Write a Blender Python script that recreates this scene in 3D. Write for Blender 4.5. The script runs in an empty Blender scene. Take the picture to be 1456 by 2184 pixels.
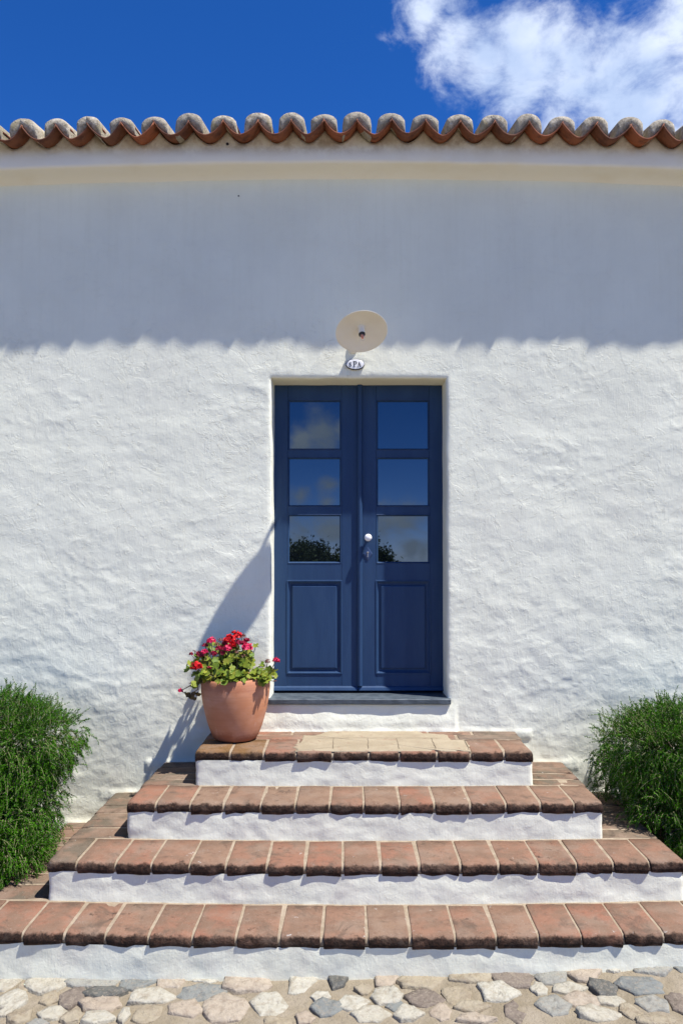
import bpy, bmesh, math, random
import numpy as np
from mathutils import Vector, Matrix

random.seed(7)
RNG = np.random.default_rng(11)
S = bpy.context.scene
C = S.collection
R = math.radians

# ------------------------------------------------------------------ camera
CAM = np.array([0.0, -4.725, 1.788])
PITCH = R(1.5)
FPX, PX0, PY0 = 1650.0, 747.7, 1142.8
cam = bpy.data.cameras.new('camera')
cam.sensor_fit = 'VERTICAL'
cam.sensor_height = 36.0
cam.lens = 36.0 * FPX / 2184.0
cam.shift_x = -(PX0 - 728.0) / 2184.0
cam.shift_y = (PY0 - 1092.0) / 2184.0
cam.clip_end = 3000.0
cam_ob = bpy.data.objects.new('camera', cam)
C.objects.link(cam_ob)
cam_ob.location = CAM
cam_ob.rotation_euler = (R(90) + PITCH, 0, 0)
S.camera = cam_ob


def ray(px, py):
    u, v = (px - PX0) / FPX, -(py - PY0) / FPX
    c, s = math.cos(PITCH), math.sin(PITCH)
    return np.array([u, c - v * s, s + v * c])


def at_y(px, py, y=0.0):
    d = ray(px, py)
    return CAM + d * ((y - CAM[1]) / d[1])


def at_z(px, py, z):
    d = ray(px, py)
    return CAM + d * ((z - CAM[2]) / d[2])


# ------------------------------------------------------------------ sun, sky, exposure
SUN = Vector((2.08, -1.0, 4.5)).normalized()
sun = bpy.data.lights.new('sun', 'SUN')
sun.energy = 4.2
sun.angle = R(0.75)
sun.color = (1.0, 0.968, 0.955)
sun_ob = bpy.data.objects.new('sun', sun)
C.objects.link(sun_ob)
sun_ob.location = (8, -6, 14)
sun_ob.rotation_euler = (-SUN).to_track_quat('-Z', 'Y').to_euler()

vs = S.view_settings
S.display_settings.display_device = 'sRGB'
vs.view_transform = 'Standard'
vs.look = 'None'
vs.gamma = 1.0
vs.use_curve_mapping = False
vs.exposure = 1.0

W = bpy.data.worlds.new('World')
S.world = W
W.use_nodes = True
wn, wl = W.node_tree.nodes, W.node_tree.links
wn.clear()


def wnode(t, **kw):
    n = wn.new(t)
    for k, v in kw.items():
        setattr(n, k, v)
    return n


def wmath(op, a, b=None, clamp=False):
    n = wnode('ShaderNodeMath', operation=op, use_clamp=clamp)
    for i, v in enumerate((a, b)):
        if v is None:
            continue
        if isinstance(v, (int, float)):
            n.inputs[i].default_value = v
        else:
            wl.new(v, n.inputs[i])
    return n.outputs[0]


sky = wnode('ShaderNodeTexSky', sky_type='NISHITA')
sky.sun_disc = False
sky.sun_elevation = math.asin(SUN.z)
sky.sun_rotation = math.atan2(SUN.x, SUN.y)
sky.altitude = 1200
sky.air_density = 0.5
sky.dust_density = 0.02
sky.ozone_density = 2.6
hsv = wnode('ShaderNodeHueSaturation')
hsv.inputs['Saturation'].default_value = 1.30
hsv.inputs['Value'].default_value = 1.0
wl.new(sky.outputs[0], hsv.inputs['Color'])
tc = wnode('ShaderNodeTexCoord')
GEN = tc.outputs['Generated']


def sky_dir(px, py, mirror=False):
    d = ray(px, py)
    d = d / np.linalg.norm(d)
    return (d[0], -d[1] if mirror else d[1], d[2])


# cloud masses: (px, py, angular radius in px, seen by mirror in the panes)
clouds = [(905, 35, 85, 0), (965, 85, 110, 0), (1030, 125, 115, 0), (1105, 85, 105, 0), (1120, 160, 110, 0),
          (1215, 135, 130, 0), (1300, 185, 150, 0), (1380, 120, 120, 0), (1450, 50, 110, 0), (1470, 190, 190, 0),
          (1340, 270, 160, 0), (1190, 262, 70, 0), (1600, 120, 230, 0), (1750, 20, 220, 0),
          (690, 922, 62, 1), (640, 935, 40, 1), (730, 915, 50, 1), (700, 1042, 36, 1), (640, 1062, 40, 1), (700, 1076, 36, 1),
          (640, 1150, 75, 1), (700, 1130, 75, 1), (590, 1100, 80, 1), (860, 1120, 70, 1), (905, 1175, 55, 1), (880, 1168, 40, 1),
          (820, 1110, 60, 1), (300, 900, 200, 1), (1300, 1000, 200, 1), (100, 400, 200, 1), (1100, 300, 130, 1)]
mask = None
for (px, py, r, mir) in clouds:
    d = sky_dir(px, py, bool(mir))
    n = wnode('ShaderNodeVectorMath', operation='DISTANCE')
    wl.new(GEN, n.inputs[0])
    n.inputs[1].default_value = d
    v = wmath('SUBTRACT', 1.0, wmath('DIVIDE', n.outputs['Value'], r / FPX * (1.0 if mir else 0.84)), clamp=False)
    v = wmath('MAXIMUM', v, -1.0)
    mask = v if mask is None else wmath('SMOOTH_MAX', mask, v)
    if mask is not v:
        mask.node.inputs[2].default_value = 0.25
hz = wnode('ShaderNodeSeparateXYZ')
wl.new(GEN, hz.inputs[0])
mask = wmath('SMOOTH_MAX', mask, wmath('SUBTRACT', 0.30, wmath('MULTIPLY', wmath('ABSOLUTE', hz.outputs[2]), 6.0)))
mask.node.inputs[2].default_value = 0.25
mpn = wnode('ShaderNodeMapping')
mpn.inputs['Scale'].default_value = (1.0, 1.0, 1.5)
wl.new(GEN, mpn.inputs['Vector'])
ns = wnode('ShaderNodeTexNoise')
ns.inputs['Scale'].default_value = 13.0
ns.inputs['Detail'].default_value = 9.0
ns.inputs['Roughness'].default_value = 0.62
ns.inputs['Distortion'].default_value = 0.35
wl.new(mpn.outputs[0], ns.inputs['Vector'])
dens = wmath('ADD', wmath('MULTIPLY', mask, 1.1), wmath('MULTIPLY', wmath('SUBTRACT', ns.outputs[0], 0.5), 2.6))
ns3 = wnode('ShaderNodeTexNoise')
ns3.inputs['Scale'].default_value = 38.0
ns3.inputs['Detail'].default_value = 7.0
ns3.inputs['Roughness'].default_value = 0.6
wl.new(mpn.outputs[0], ns3.inputs['Vector'])
dens = wmath('ADD', dens, wmath('MULTIPLY', wmath('SUBTRACT', ns3.outputs[0], 0.5), 0.7))
cov = wnode('ShaderNodeMapRange', interpolation_type='SMOOTHSTEP')
cov.inputs['From Min'].default_value = 0.02
cov.inputs['From Max'].default_value = 1.1
wl.new(dens, cov.inputs['Value'])
ns2 = wnode('ShaderNodeTexNoise')
ns2.inputs['Scale'].default_value = 9.0
ns2.inputs['Detail'].default_value = 6.0
wl.new(mpn.outputs[0], ns2.inputs['Vector'])
cr = wnode('ShaderNodeValToRGB')
cr.color_ramp.elements[0].position = 0.34
cr.color_ramp.elements[0].color = (2.5, 3.1, 4.3, 1)
cr.color_ramp.elements[1].position = 0.64
cr.color_ramp.elements[1].color = (4.5, 4.85, 5.5, 1)
wl.new(ns2.outputs[0], cr.inputs[0])
mixc = wnode('ShaderNodeMix', data_type='RGBA')
wl.new(wmath('MULTIPLY', cov.outputs[0], 0.93), mixc.inputs['Factor'])
tint = wnode('ShaderNodeMix', data_type='RGBA', blend_type='MULTIPLY')
tint.inputs['Factor'].default_value = 1.0
wl.new(hsv.outputs[0], tint.inputs['A'])
tint.inputs['B'].default_value = (1.0, 0.87, 1.12, 1)
wl.new(tint.outputs['Result'], mixc.inputs['A'])
wl.new(cr.outputs[0], mixc.inputs['B'])
bg = wnode('ShaderNodeBackground')
bg.inputs['Strength'].default_value = 0.118
wo = wnode('ShaderNodeOutputWorld')
wl.new(mixc.outputs['Result'], bg.inputs['Color'])
wl.new(bg.outputs[0], wo.inputs['Surface'])


# ------------------------------------------------------------------ numeric noise
def _hash(ix, iy, seed):
    h = (ix.astype(np.int64) * 374761393 + iy.astype(np.int64) * 668265263 + seed * 974711) & 0x7fffffff
    h = ((h ^ (h >> 13)) * 1274126177) & 0x7fffffff
    h = h ^ (h >> 16)
    return (h & 0xffff) / 65535.0


def vnoise(x, y, seed=0):
    x = np.asarray(x, float)
    y = np.asarray(y, float)
    ix, iy = np.floor(x), np.floor(y)
    fx, fy = x - ix, y - iy
    fx = fx * fx * fx * (fx * (fx * 6 - 15) + 10)
    fy = fy * fy * fy * (fy * (fy * 6 - 15) + 10)
    a, b = _hash(ix, iy, seed), _hash(ix + 1, iy, seed)
    c, d = _hash(ix, iy + 1, seed), _hash(ix + 1, iy + 1, seed)
    return (a + (b - a) * fx) * (1 - fy) + (c + (d - c) * fx) * fy - 0.5


def fbm(x, y, seed=0, oct=4, gain=0.5):
    s, a = 0.0, 1.0
    for k in range(oct):
        s = s + a * vnoise(np.asarray(x) * 2 ** k + 13.7 * k, np.asarray(y) * 2 ** k - 7.3 * k, seed + k)
        a *= gain
    return s


# ------------------------------------------------------------------ object helpers
def link(name, me, mat=None, parent=None, loc=None):
    o = bpy.data.objects.new(name, me)
    C.objects.link(o)
    if mat and me is not None:
        if not me.materials:
            me.materials.append(mat)
    if parent:
        o.parent = parent
    if loc is not None:
        o.location = loc
    return o


def mesh_obj(name, verts, faces, mat, parent=None, smooth=True, loc=None):
    me = bpy.data.meshes.new(name)
    me.from_pydata([tuple(v) for v in verts], [], [tuple(f) for f in faces])
    me.validate(clean_customdata=False)
    if smooth:
        me.polygons.foreach_set('use_smooth', [True] * len(me.polygons))
    me.update()
    return link(name, me, mat, parent, loc)


def fast_quads(name, V, F, mat, parent=None, smooth=True):
    """many quads (or triangles) from numpy arrays"""
    me = bpy.data.meshes.new(name)
    k = F.shape[1]
    me.vertices.add(len(V))
    me.vertices.foreach_set('co', np.ascontiguousarray(V, np.float32).ravel())
    me.loops.add(F.size)
    me.loops.foreach_set('vertex_index', np.ascontiguousarray(F, np.int32).ravel())
    me.polygons.add(len(F))
    me.polygons.foreach_set('loop_start', np.arange(0, F.size, k, dtype=np.int32))
    me.polygons.foreach_set('loop_total', np.full(len(F), k, np.int32))
    if smooth:
        me.polygons.foreach_set('use_smooth', np.ones(len(F), bool))
    me.update(calc_edges=True)
    return link(name, me, mat, parent)


def bm_obj(name, bm, mat, parent=None, smooth=False, loc=None):
    bmesh.ops.recalc_face_normals(bm, faces=bm.faces)
    me = bpy.data.meshes.new(name)
    bm.to_mesh(me)
    bm.free()
    if smooth:
        me.polygons.foreach_set('use_smooth', [True] * len(me.polygons))
    return link(name, me, mat, parent, loc)


def empty(name, loc=(0, 0, 0)):
    o = bpy.data.objects.new(name, None)
    o.empty_display_size = 0.2
    C.objects.link(o)
    o.location = loc
    return o


def tag(o, label=None, cat=None, group=None, kind=None):
    for k, v in (('label', label), ('category', cat), ('group', group), ('kind', kind)):
        if v:
            o[k] = v
    return o


def add_box(bm, x0, x1, y0, y1, z0, z1, bev=0.0, seg=2):
    r = bmesh.ops.create_cube(bm, size=1.0)
    vs_ = r['verts']
    for v in vs_:
        v.co = Vector(((x0 + x1) / 2 + v.co.x * (x1 - x0), (y0 + y1) / 2 + v.co.y * (y1 - y0), (z0 + z1) / 2 + v.co.z * (z1 - z0)))
    if bev:
        es = list({e for v in vs_ for e in v.link_edges})
        bmesh.ops.bevel(bm, geom=es, offset=bev, segments=seg, affect='EDGES', profile=0.5)


def add_tube(bm, pts, rad, n=8, cap=True):
    pts = [Vector(p) for p in pts]
    rads = rad if isinstance(rad, (list, tuple)) else [rad] * len(pts)
    rings = []
    up = Vector((0.13, 0.29, 0.95))
    for i, p in enumerate(pts):
        d = (pts[min(i + 1, len(pts) - 1)] - pts[max(i - 1, 0)]).normalized()
        a = d.cross(up)
        if a.length < 1e-3:
            a = d.cross(Vector((1, 0, 0)))
        a.normalize()
        b = d.cross(a)
        rings.append([bm.verts.new(p + (a * math.cos(t) + b * math.sin(t)) * rads[i]) for t in (2 * math.pi * k / n for k in range(n))])
    for r0, r1 in zip(rings, rings[1:]):
        for k in range(n):
            bm.faces.new((r0[k], r0[(k + 1) % n], r1[(k + 1) % n], r1[k]))
    if cap:
        bm.faces.new(rings[0][::-1])
        bm.faces.new(rings[-1])


def add_lathe(bm, prof, M=Matrix.Identity(4), n=32, jitter=0.0):
    """prof: (radius, height) along local +Z of M"""
    rings = []
    for (r, h) in prof:
        if r < 1e-6:
            rings.append([bm.verts.new(M @ Vector((0, 0, h)))])
        else:
            rings.append([bm.verts.new(M @ Vector((r * math.cos(t), r * math.sin(t), h))) for t in (2 * math.pi * k / n for k in range(n))])
    for a, b in zip(rings, rings[1:]):
        for k in range(n):
            k2 = (k + 1) % n
            if len(a) == 1 and len(b) == 1:
                continue
            if len(a) == 1:
                bm.faces.new((a[0], b[k], b[k2]))
            elif len(b) == 1:
                bm.faces.new((a[k], a[k2], b[0]))
            else:
                bm.faces.new((a[k], a[k2], b[k2], b[k]))


# ------------------------------------------------------------------ materials
class NT:
    def __init__(self, name):
        self.m = bpy.data.materials.new(name)
        self.m.use_nodes = True
        self.n, self.l = self.m.node_tree.nodes, self.m.node_tree.links
        self.b = self.n['Principled BSDF']
        self.tc = self.n.new('ShaderNodeTexCoord')
        self.geo = self.n.new('ShaderNodeNewGeometry')
        self.oi = self.n.new('ShaderNodeObjectInfo')

    def put(self, node, i, v):
        if isinstance(v, bpy.types.NodeSocket):
            self.l.new(v, node.inputs[i])
        elif v is not None:
            node.inputs[i].default_value = v

    def noise(self, vec, scale, detail=4, rough=0.55, dist=0.0, sc=None):
        if sc:
            mp = self.n.new('ShaderNodeMapping')
            mp.inputs['Scale'].default_value = sc
            self.l.new(vec, mp.inputs['Vector'])
            vec = mp.outputs[0]
        n = self.n.new('ShaderNodeTexNoise')
        self.l.new(vec, n.inputs['Vector'])
        n.inputs['Scale'].default_value = scale
        n.inputs['Detail'].default_value = detail
        n.inputs['Roughness'].default_value = rough
        n.inputs['Distortion'].default_value = dist
        return n.outputs[0]

    def voro(self, vec, scale, feature='F1', out='Distance', rand=1.0):
        n = self.n.new('ShaderNodeTexVoronoi')
        n.feature = feature
        self.l.new(vec, n.inputs['Vector'])
        n.inputs['Scale'].default_value = scale
        n.inputs['Randomness'].default_value = rand
        return n.outputs[out]

    def rng(self, v, a, b, c=0.0, d=1.0, smooth=True):
        n = self.n.new('ShaderNodeMapRange')
        n.interpolation_type = 'SMOOTHSTEP' if smooth else 'LINEAR'
        self.put(n, 'Value', v)
        for k, x in (('From Min', a), ('From Max', b), ('To Min', c), ('To Max', d)):
            self.put(n, k, x)
        return n.outputs[0]

    def math(self, op, a, b=None, clamp=False):
        n = self.n.new('ShaderNodeMath')
        n.operation = op
        n.use_clamp = clamp
        self.put(n, 0, a)
        self.put(n, 1, b)
        return n.outputs[0]

    def mix(self, f, a, b, mode='MIX'):
        n = self.n.new('ShaderNodeMix')
        n.data_type = 'RGBA'
        n.blend_type = mode
        self.put(n, 'Factor', f)
        for k, v in (('A', a), ('B', b)):
            if isinstance(v, tuple):
                v = (*v[:3], 1.0)
            for s in n.inputs:
                if s.name == k and s.type == 'RGBA':
                    if isinstance(v, bpy.types.NodeSocket):
                        self.l.new(v, s)
                    else:
                        s.default_value = v
        return [s for s in n.outputs if s.type == 'RGBA'][0]

    def ramp(self, f, stops):
        n = self.n.new('ShaderNodeValToRGB')
        e = n.color_ramp.elements
        while len(e) < len(stops):
            e.new(0.5)
        for k, (p, c) in enumerate(stops):
            e[k].position = p
            e[k].color = (*c, 1)
        self.l.new(f, n.inputs[0])
        return n.outputs[0]

    def sep(self, v):
        n = self.n.new('ShaderNodeSeparateXYZ')
        self.l.new(v, n.inputs[0])
        return n.outputs

    def bump(self, h, dist, strength=1.0, prev=None):
        n = self.n.new('ShaderNodeBump')
        n.inputs['Strength'].default_value = strength
        n.inputs['Distance'].default_value = dist
        self.l.new(h, n.inputs['Height'])
        if prev is not None:
            self.l.new(prev, n.inputs['Normal'])
        return n.outputs[0]

    def done(self, color=None, rough=None, normal=None, metal=None, spec=None, ior=None, coat=None, sss=None):
        b = self.b
        if isinstance(color, tuple):
            color = (*color[:3], 1.0)
        self.put(b, 'Base Color', color)
        self.put(b, 'Roughness', rough)
        self.put(b, 'Normal', normal)
        self.put(b, 'Metallic', metal)
        self.put(b, 'Specular IOR Level', spec)
        self.put(b, 'IOR', ior)
        self.put(b, 'Coat Weight', coat)
        return self.m


def plain(name, col, rough=0.6, **kw):
    return NT(name).done(col, rough, **kw)


def make_plaster(name, base=(0.795, 0.79, 0.63), chips=1.0, grime=0.0, lumps=1.0):
    t = NT(name)
    P = t.geo.outputs['Position']
    big = t.noise(P, 2.2, 5, 0.6)
    streak = t.noise(P, 3.0, 4, 0.6, sc=(9.0, 9.0, 0.5))
    col = t.mix(t.rng(big, 0.35, 0.7), tuple(0.94 * c for c in base), base)
    col = t.mix(t.rng(streak, 0.45, 0.75, 0.0, 0.26), col, (0.70, 0.69, 0.525))
    speck = t.noise(P, 160, 2, 0.5)
    col = t.mix(t.rng(t.noise(P, 1.3, 6, 0.7), 0.5, 0.72, 0, 0.22), col, (0.62, 0.59, 0.50))
    splash = t.math('MULTIPLY', t.rng(t.noise(P, 6, 6, 0.7), 0.46, 0.7), t.rng(t.sep(P)[2], 0.15, 0.95, 0.5, 0.0))
    col = t.mix(splash, col, (0.58, 0.54, 0.45))
    col = t.mix(t.rng(speck, 0.74, 0.8, 0.0, 0.55), col, (0.30, 0.28, 0.25))
    if grime:
        col = t.mix(t.rng(t.noise(P, 14, 6, 0.7), 0.5, 0.72, 0, grime), col, (0.46, 0.42, 0.36))
    # chipped paint layers: steps along the contours of a noise; brush marks; grain
    z = t.sep(P)[2]
    rough_zone = t.rng(z, 3.0, 3.25, 1.0, 0.5)
    c1 = t.noise(P, 11, 5, 0.58, 0.5)
    s1 = t.rng(c1, 0.615, 0.625)
    s2 = t.rng(t.noise(P, 17, 4, 0.55, 0.8), 0.655, 0.665)
    s3 = t.rng(t.noise(P, 5.0, 6, 0.62, 0.9), 0.500, 0.507)
    steps = t.math('ADD', t.math('ADD', s1, s2), t.math('MULTIPLY', s3, 0.7))
    steps = t.math('MULTIPLY', steps, t.math('MULTIPLY', t.rng(z, 1.2, 2.2, 0.35, 1.0), t.rng(t.noise(P, 2.4, 3), 0.36, 0.56, 0.15, 1.0)))
    lowz = t.rng(z, 1.0, 2.2, 2.0 * lumps, 0.8 * lumps)
    brush = t.noise(P, 40, 3, 0.6, sc=(2.6, 2.6, 0.35))
    grain = t.noise(P, 55, 5, 0.65)
    lump = t.noise(P, 20, 4, 0.5, 0.6)
    nrm = t.bump(t.math('MULTIPLY', t.math('MULTIPLY', lump, lowz), rough_zone), 0.0017, 0.9)
    nrm = t.bump(t.math('MULTIPLY', grain, rough_zone), 0.0015, 0.9, nrm)
    nrm = t.bump(brush, 0.0008, 0.9, nrm)
    nrm = t.bump(t.math('MULTIPLY', steps, rough_zone), 0.0014 * chips, 1.0, nrm)
    return t.done(col, 0.85, nrm, spec=0.25)


M = {}
M['plaster'] = make_plaster('whitewashed_plaster')
M['riser'] = make_plaster('whitewashed_riser', (0.80, 0.79, 0.62), 0.5, lumps=0.45)

# cornice: same paint, stained under the tiles
t = NT('cornice_plaster')
P = t.geo.outputs['Position']
z = t.sep(P)[2]
st = t.math('MULTIPLY', t.rng(t.noise(P, 9, 6, 0.65), 0.35, 0.65), t.rng(z, 4.17, 4.29))
col = t.mix(st, (0.80, 0.775, 0.665), (0.42, 0.35, 0.25))
col = t.mix(t.rng(t.noise(P, 4, 4, 0.6, sc=(0.6, 1, 1)), 0.45, 0.7, 0, 0.45), col, (0.72, 0.66, 0.50))
M['cornice'] = t.done(col, 0.85, t.bump(t.noise(P, 30, 5, 0.6), 0.002), spec=0.2)


def make_brick(name, c0, c1, c2, lichen=0.5, grime=1.0):
    t = NT(name)
    P = t.geo.outputs['Position']
    O = t.tc.outputs['Object']
    rnd = t.oi.outputs['Random']
    col = t.mix(t.rng(rnd, 0.0, 1.0, smooth=False), c0, c1)
    n1 = t.noise(P, 9, 5, 0.6, 0.2)
    col = t.mix(t.rng(n1, 0.42, 0.62, 0, 0.95), col, c2)
    n2 = t.noise(P, 34, 6, 0.7)
    col = t.mix(t.rng(n2, 0.52, 0.66, 0, 0.36), col, tuple(0.45 * v for v in c0))
    # greyish worn bloom
    col = t.mix(t.rng(t.noise(P, 5, 4, 0.6), 0.46, 0.66, 0, 0.55), col, (0.215, 0.155, 0.11))
    # fine grit and pale specks
    col = t.mix(t.rng(t.noise(P, 240, 2, 0.5), 0.64, 0.72, 0, 0.55), col, (0.36, 0.32, 0.26))
    col = t.mix(t.math('MULTIPLY', t.rng(t.noise(P, 26, 5, 0.7, 0.5), 0.665, 0.70), lichen), col, (0.40, 0.38, 0.34))
    # black and brown crust grown on the nosing
    oz = t.sep(O)[2]
    edge = t.math('ADD', oz, t.math('MULTIPLY', t.math('SUBTRACT', t.noise(P, 22, 6, 0.7), 0.5), 0.040))
    crust = t.rng(edge, -0.014, -0.004, 1.0, 0.0)
    crust = t.math('MULTIPLY', crust, t.rng(t.noise(P, 16, 4, 0.6), 0.30, 0.55, 0.6, 1.0))
    crust = t.math('MULTIPLY', crust, grime)
    cc = t.ramp(t.noise(P, 75, 5, 0.7), [(0.35, (0.014, 0.009, 0.006)), (0.57, (0.036, 0.019, 0.012)), (0.70, (0.10, 0.05, 0.028)), (0.76, (0.33, 0.30, 0.26))])
    col = t.mix(crust, col, cc)
    stain = t.rng(t.noise(P, 7.5, 6, 0.72, 0.6), 0.53, 0.68, 0, 0.6)
    col = t.mix(stain, col, (0.075, 0.055, 0.04))
    nrm = t.bump(t.noise(P, 110, 5, 0.7), 0.0016, 0.8)
    nrm = t.bump(t.noise(P, 18, 5, 0.65), 0.006, 0.7, nrm)
    nrm = t.bump(t.math('MULTIPLY', t.noise(P, 45, 5, 0.7), crust), 0.014, 1.0, nrm)
    return t.done(col, 0.88, nrm, spec=0.2)


M['brick'] = make_brick('terracotta_brick', (0.225, 0.105, 0.064), (0.200, 0.130, 0.084), (0.165, 0.102, 0.066), 0.7)
M['side_brick'] = make_brick('worn_side_brick', (0.165, 0.100, 0.065), (0.170, 0.122, 0.080), (0.105, 0.085, 0.058), 0.9)
M['corner_brick'] = make_brick('lichened_brick', (0.17, 0.088, 0.04), (0.18, 0.10, 0.046), (0.14, 0.075, 0.026), 1.0)

t = NT('joint_mortar')
P = t.geo.outputs['Position']
col = t.mix(t.rng(t.noise(P, 20, 5, 0.65), 0.35, 0.7), (0.25, 0.195, 0.13), (0.34, 0.275, 0.195))
col = t.mix(t.rng(t.noise(P, 180, 3, 0.6), 0.6, 0.72, 0, 0.6), col, (0.15, 0.115, 0.08))
M['mortar'] = t.done(col, 0.92, t.bump(t.noise(P, 90, 5, 0.7), 0.004), spec=0.15)

t = NT('patch_mortar')
P = t.geo.outputs['Position']
col = t.mix(t.rng(t.noise(P, 7, 5, 0.65), 0.35, 0.7), (0.28, 0.23, 0.152), (0.335, 0.28, 0.19))
col = t.mix(t.rng(t.noise(P, 140, 3, 0.6), 0.58, 0.74, 0, 0.4), col, (0.16, 0.12, 0.075))
col = t.mix(t.rng(t.noise(P, 11, 6, 0.7), 0.56, 0.68, 0, 0.7), col, (0.225, 0.135, 0.09))
M['patch'] = t.done(col, 0.92, t.bump(t.noise(P, 120, 5, 0.7), 0.002), spec=0.15)

M['crack'] = plain('crack_dirt', (0.12, 0.09, 0.055), 0.95)

# roof tiles
t = NT('roof_terracotta')
P = t.geo.outputs['Position']
col = t.mix(t.oi.outputs['Random'], (0.30, 0.096, 0.042), (0.15, 0.062, 0.034))
col = t.mix(t.rng(t.noise(P, 13, 6, 0.68), 0.45, 0.68, 0, 0.8), col, (0.07, 0.028, 0.018))
col = t.mix(t.rng(t.noise(P, 21, 5, 0.7), 0.58, 0.7, 0, 0.55), col, (0.27, 0.14, 0.09))
M['tile'] = t.done(col, 0.82, t.bump(t.noise(P, 70, 5, 0.7), 0.002), spec=0.25)

t = NT('tile_end_mortar')
P = t.geo.outputs['Position']
col = t.ramp(t.noise(P, 45, 6, 0.72), [(0.32, (0.17, 0.14, 0.09)), (0.48, (0.40, 0.35, 0.26)), (0.66, (0.60, 0.54, 0.42))])
col = t.mix(t.rng(t.noise(P, 8, 4, 0.6), 0.52, 0.66, 0, 0.5), col, (0.34, 0.28, 0.12))
col = t.mix(t.math('MULTIPLY', t.oi.outputs['Random'], 0.6), col, (0.27, 0.24, 0.19))
M['cap'] = t.done(col, 0.95, t.bump(t.noise(P, 60, 6, 0.75), 0.008), spec=0.1)

# blue door paint
t = NT('blue_door_paint')
P = t.geo.outputs['Position']
col = t.mix(t.rng(t.noise(P, 3, 5, 0.6, sc=(4, 4, 0.6)), 0.35, 0.7), (0.0175, 0.044, 0.100), (0.0235, 0.055, 0.117))
col = t.mix(t.rng(t.noise(P, 150, 2), 0.79, 0.82, 0, 0.5), col, (0.30, 0.33, 0.38))
M['blue'] = t.done(col, t.rng(t.noise(P, 12, 4), 0.3, 0.7, 0.42, 0.55), t.bump(t.noise(P, 60, 4, 0.6, sc=(3, 3, 0.25)), 0.0006), spec=0.25)

t = NT('window_glass')
lw = t.noise(t.geo.outputs['Position'], 2.5, 1)
t.b.inputs['Specular Tint'].default_value = (0.78, 0.92, 1.0, 1.0)
M['glass'] = t.done((0.004, 0.006, 0.008), 0.012, t.bump(lw, 0.0006, 1.0), ior=2.05, spec=0.5)

t = NT('slate_threshold')
P = t.geo.outputs['Position']
col = t.mix(t.rng(t.noise(P, 12, 6, 0.65), 0.35, 0.7), (0.042, 0.055, 0.066), (0.085, 0.105, 0.118))
col = t.mix(t.rng(t.noise(P, 40, 5, 0.7), 0.62, 0.74, 0, 0.5), col, (0.20, 0.21, 0.20))
M['slate'] = t.done(col, 0.55, t.bump(t.noise(P, 50, 5, 0.6, sc=(0.5, 1, 2)), 0.002), spec=0.4)

M['porcelain'] = plain('white_porcelain', (0.80, 0.80, 0.79), 0.15)
M['iron'] = plain('painted_iron', (0.028, 0.055, 0.125), 0.4)
M['dark_metal'] = plain('dark_metal', (0.02, 0.02, 0.022), 0.4)
M['steel'] = plain('worn_steel', (0.45, 0.42, 0.36), 0.35, metal=0.9)
t = NT('cream_enamel')
P = t.geo.outputs['Position']
M['enamel'] = t.done(t.mix(t.rng(t.noise(P, 8, 4), 0.35, 0.7), (0.80, 0.755, 0.63), (0.82, 0.78, 0.67)), 0.35, spec=0.4)
M['sign_white'] = plain('sign_enamel', (0.78, 0.78, 0.76), 0.25)
M['sign_black'] = plain('sign_black', (0.012, 0.012, 0.014), 0.3)
t = NT('bulb_glass')
t.done((0.9, 0.88, 0.85), 0.03)
tp = t.n.new('ShaderNodeBsdfTransparent')
mx = t.n.new('ShaderNodeMixShader')
mx.inputs[0].default_value = 0.14
t.l.new(tp.outputs[0], mx.inputs[1])
t.l.new(t.b.outputs[0], mx.inputs[2])
t.l.new(mx.outputs[0], [n for n in t.n if n.type == 'OUTPUT_MATERIAL'][0].inputs['Surface'])
M['bulb'] = t.m
M['filament'] = plain('copper_filament', (0.85, 0.24, 0.06), 0.4)

# terracotta pot
t = NT('terracotta_pot')
P = t.geo.outputs['Position']
O = t.tc.outputs['Object']
col = t.mix(t.rng(t.noise(O, 5, 5, 0.6, sc=(1, 1, 1.6)), 0.35, 0.68), (0.50, 0.215, 0.105), (0.57, 0.29, 0.17))
band = t.noise(O, 10, 3, 0.6, sc=(0.15, 0.15, 6))
col = t.mix(t.rng(band, 0.45, 0.62, 0, 0.22), col, (0.40, 0.165, 0.09))
oz = t.sep(O)[2]
low = t.math('ADD', oz, t.math('MULTIPLY', t.math('SUBTRACT', t.noise(O, 9, 5, 0.65), 0.5), 0.16))
col = t.mix(t.rng(low, 0.02, 0.075, 0.75, 0.0), col, (0.26, 0.085, 0.035))
up_ = t.math('ADD', oz, t.math('MULTIPLY', t.math('SUBTRACT', t.noise(O, 8, 5, 0.65), 0.5), 0.14))
col = t.mix(t.rng(up_, 0.27, 0.31, 0.0, 0.45), col, (0.30, 0.11, 0.06))
col = t.mix(t.rng(t.noise(O, 14, 6, 0.75), 0.60, 0.75, 0, 0.5), col, (0.66, 0.46, 0.36))
M['pot'] = t.done(col, 0.85, t.bump(t.noise(O, 26, 4, 0.6, sc=(0.3, 0.3, 6)), 0.0007), spec=0.2)
M['soil'] = plain('potting_soil', (0.035, 0.022, 0.014), 0.95)


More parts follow.
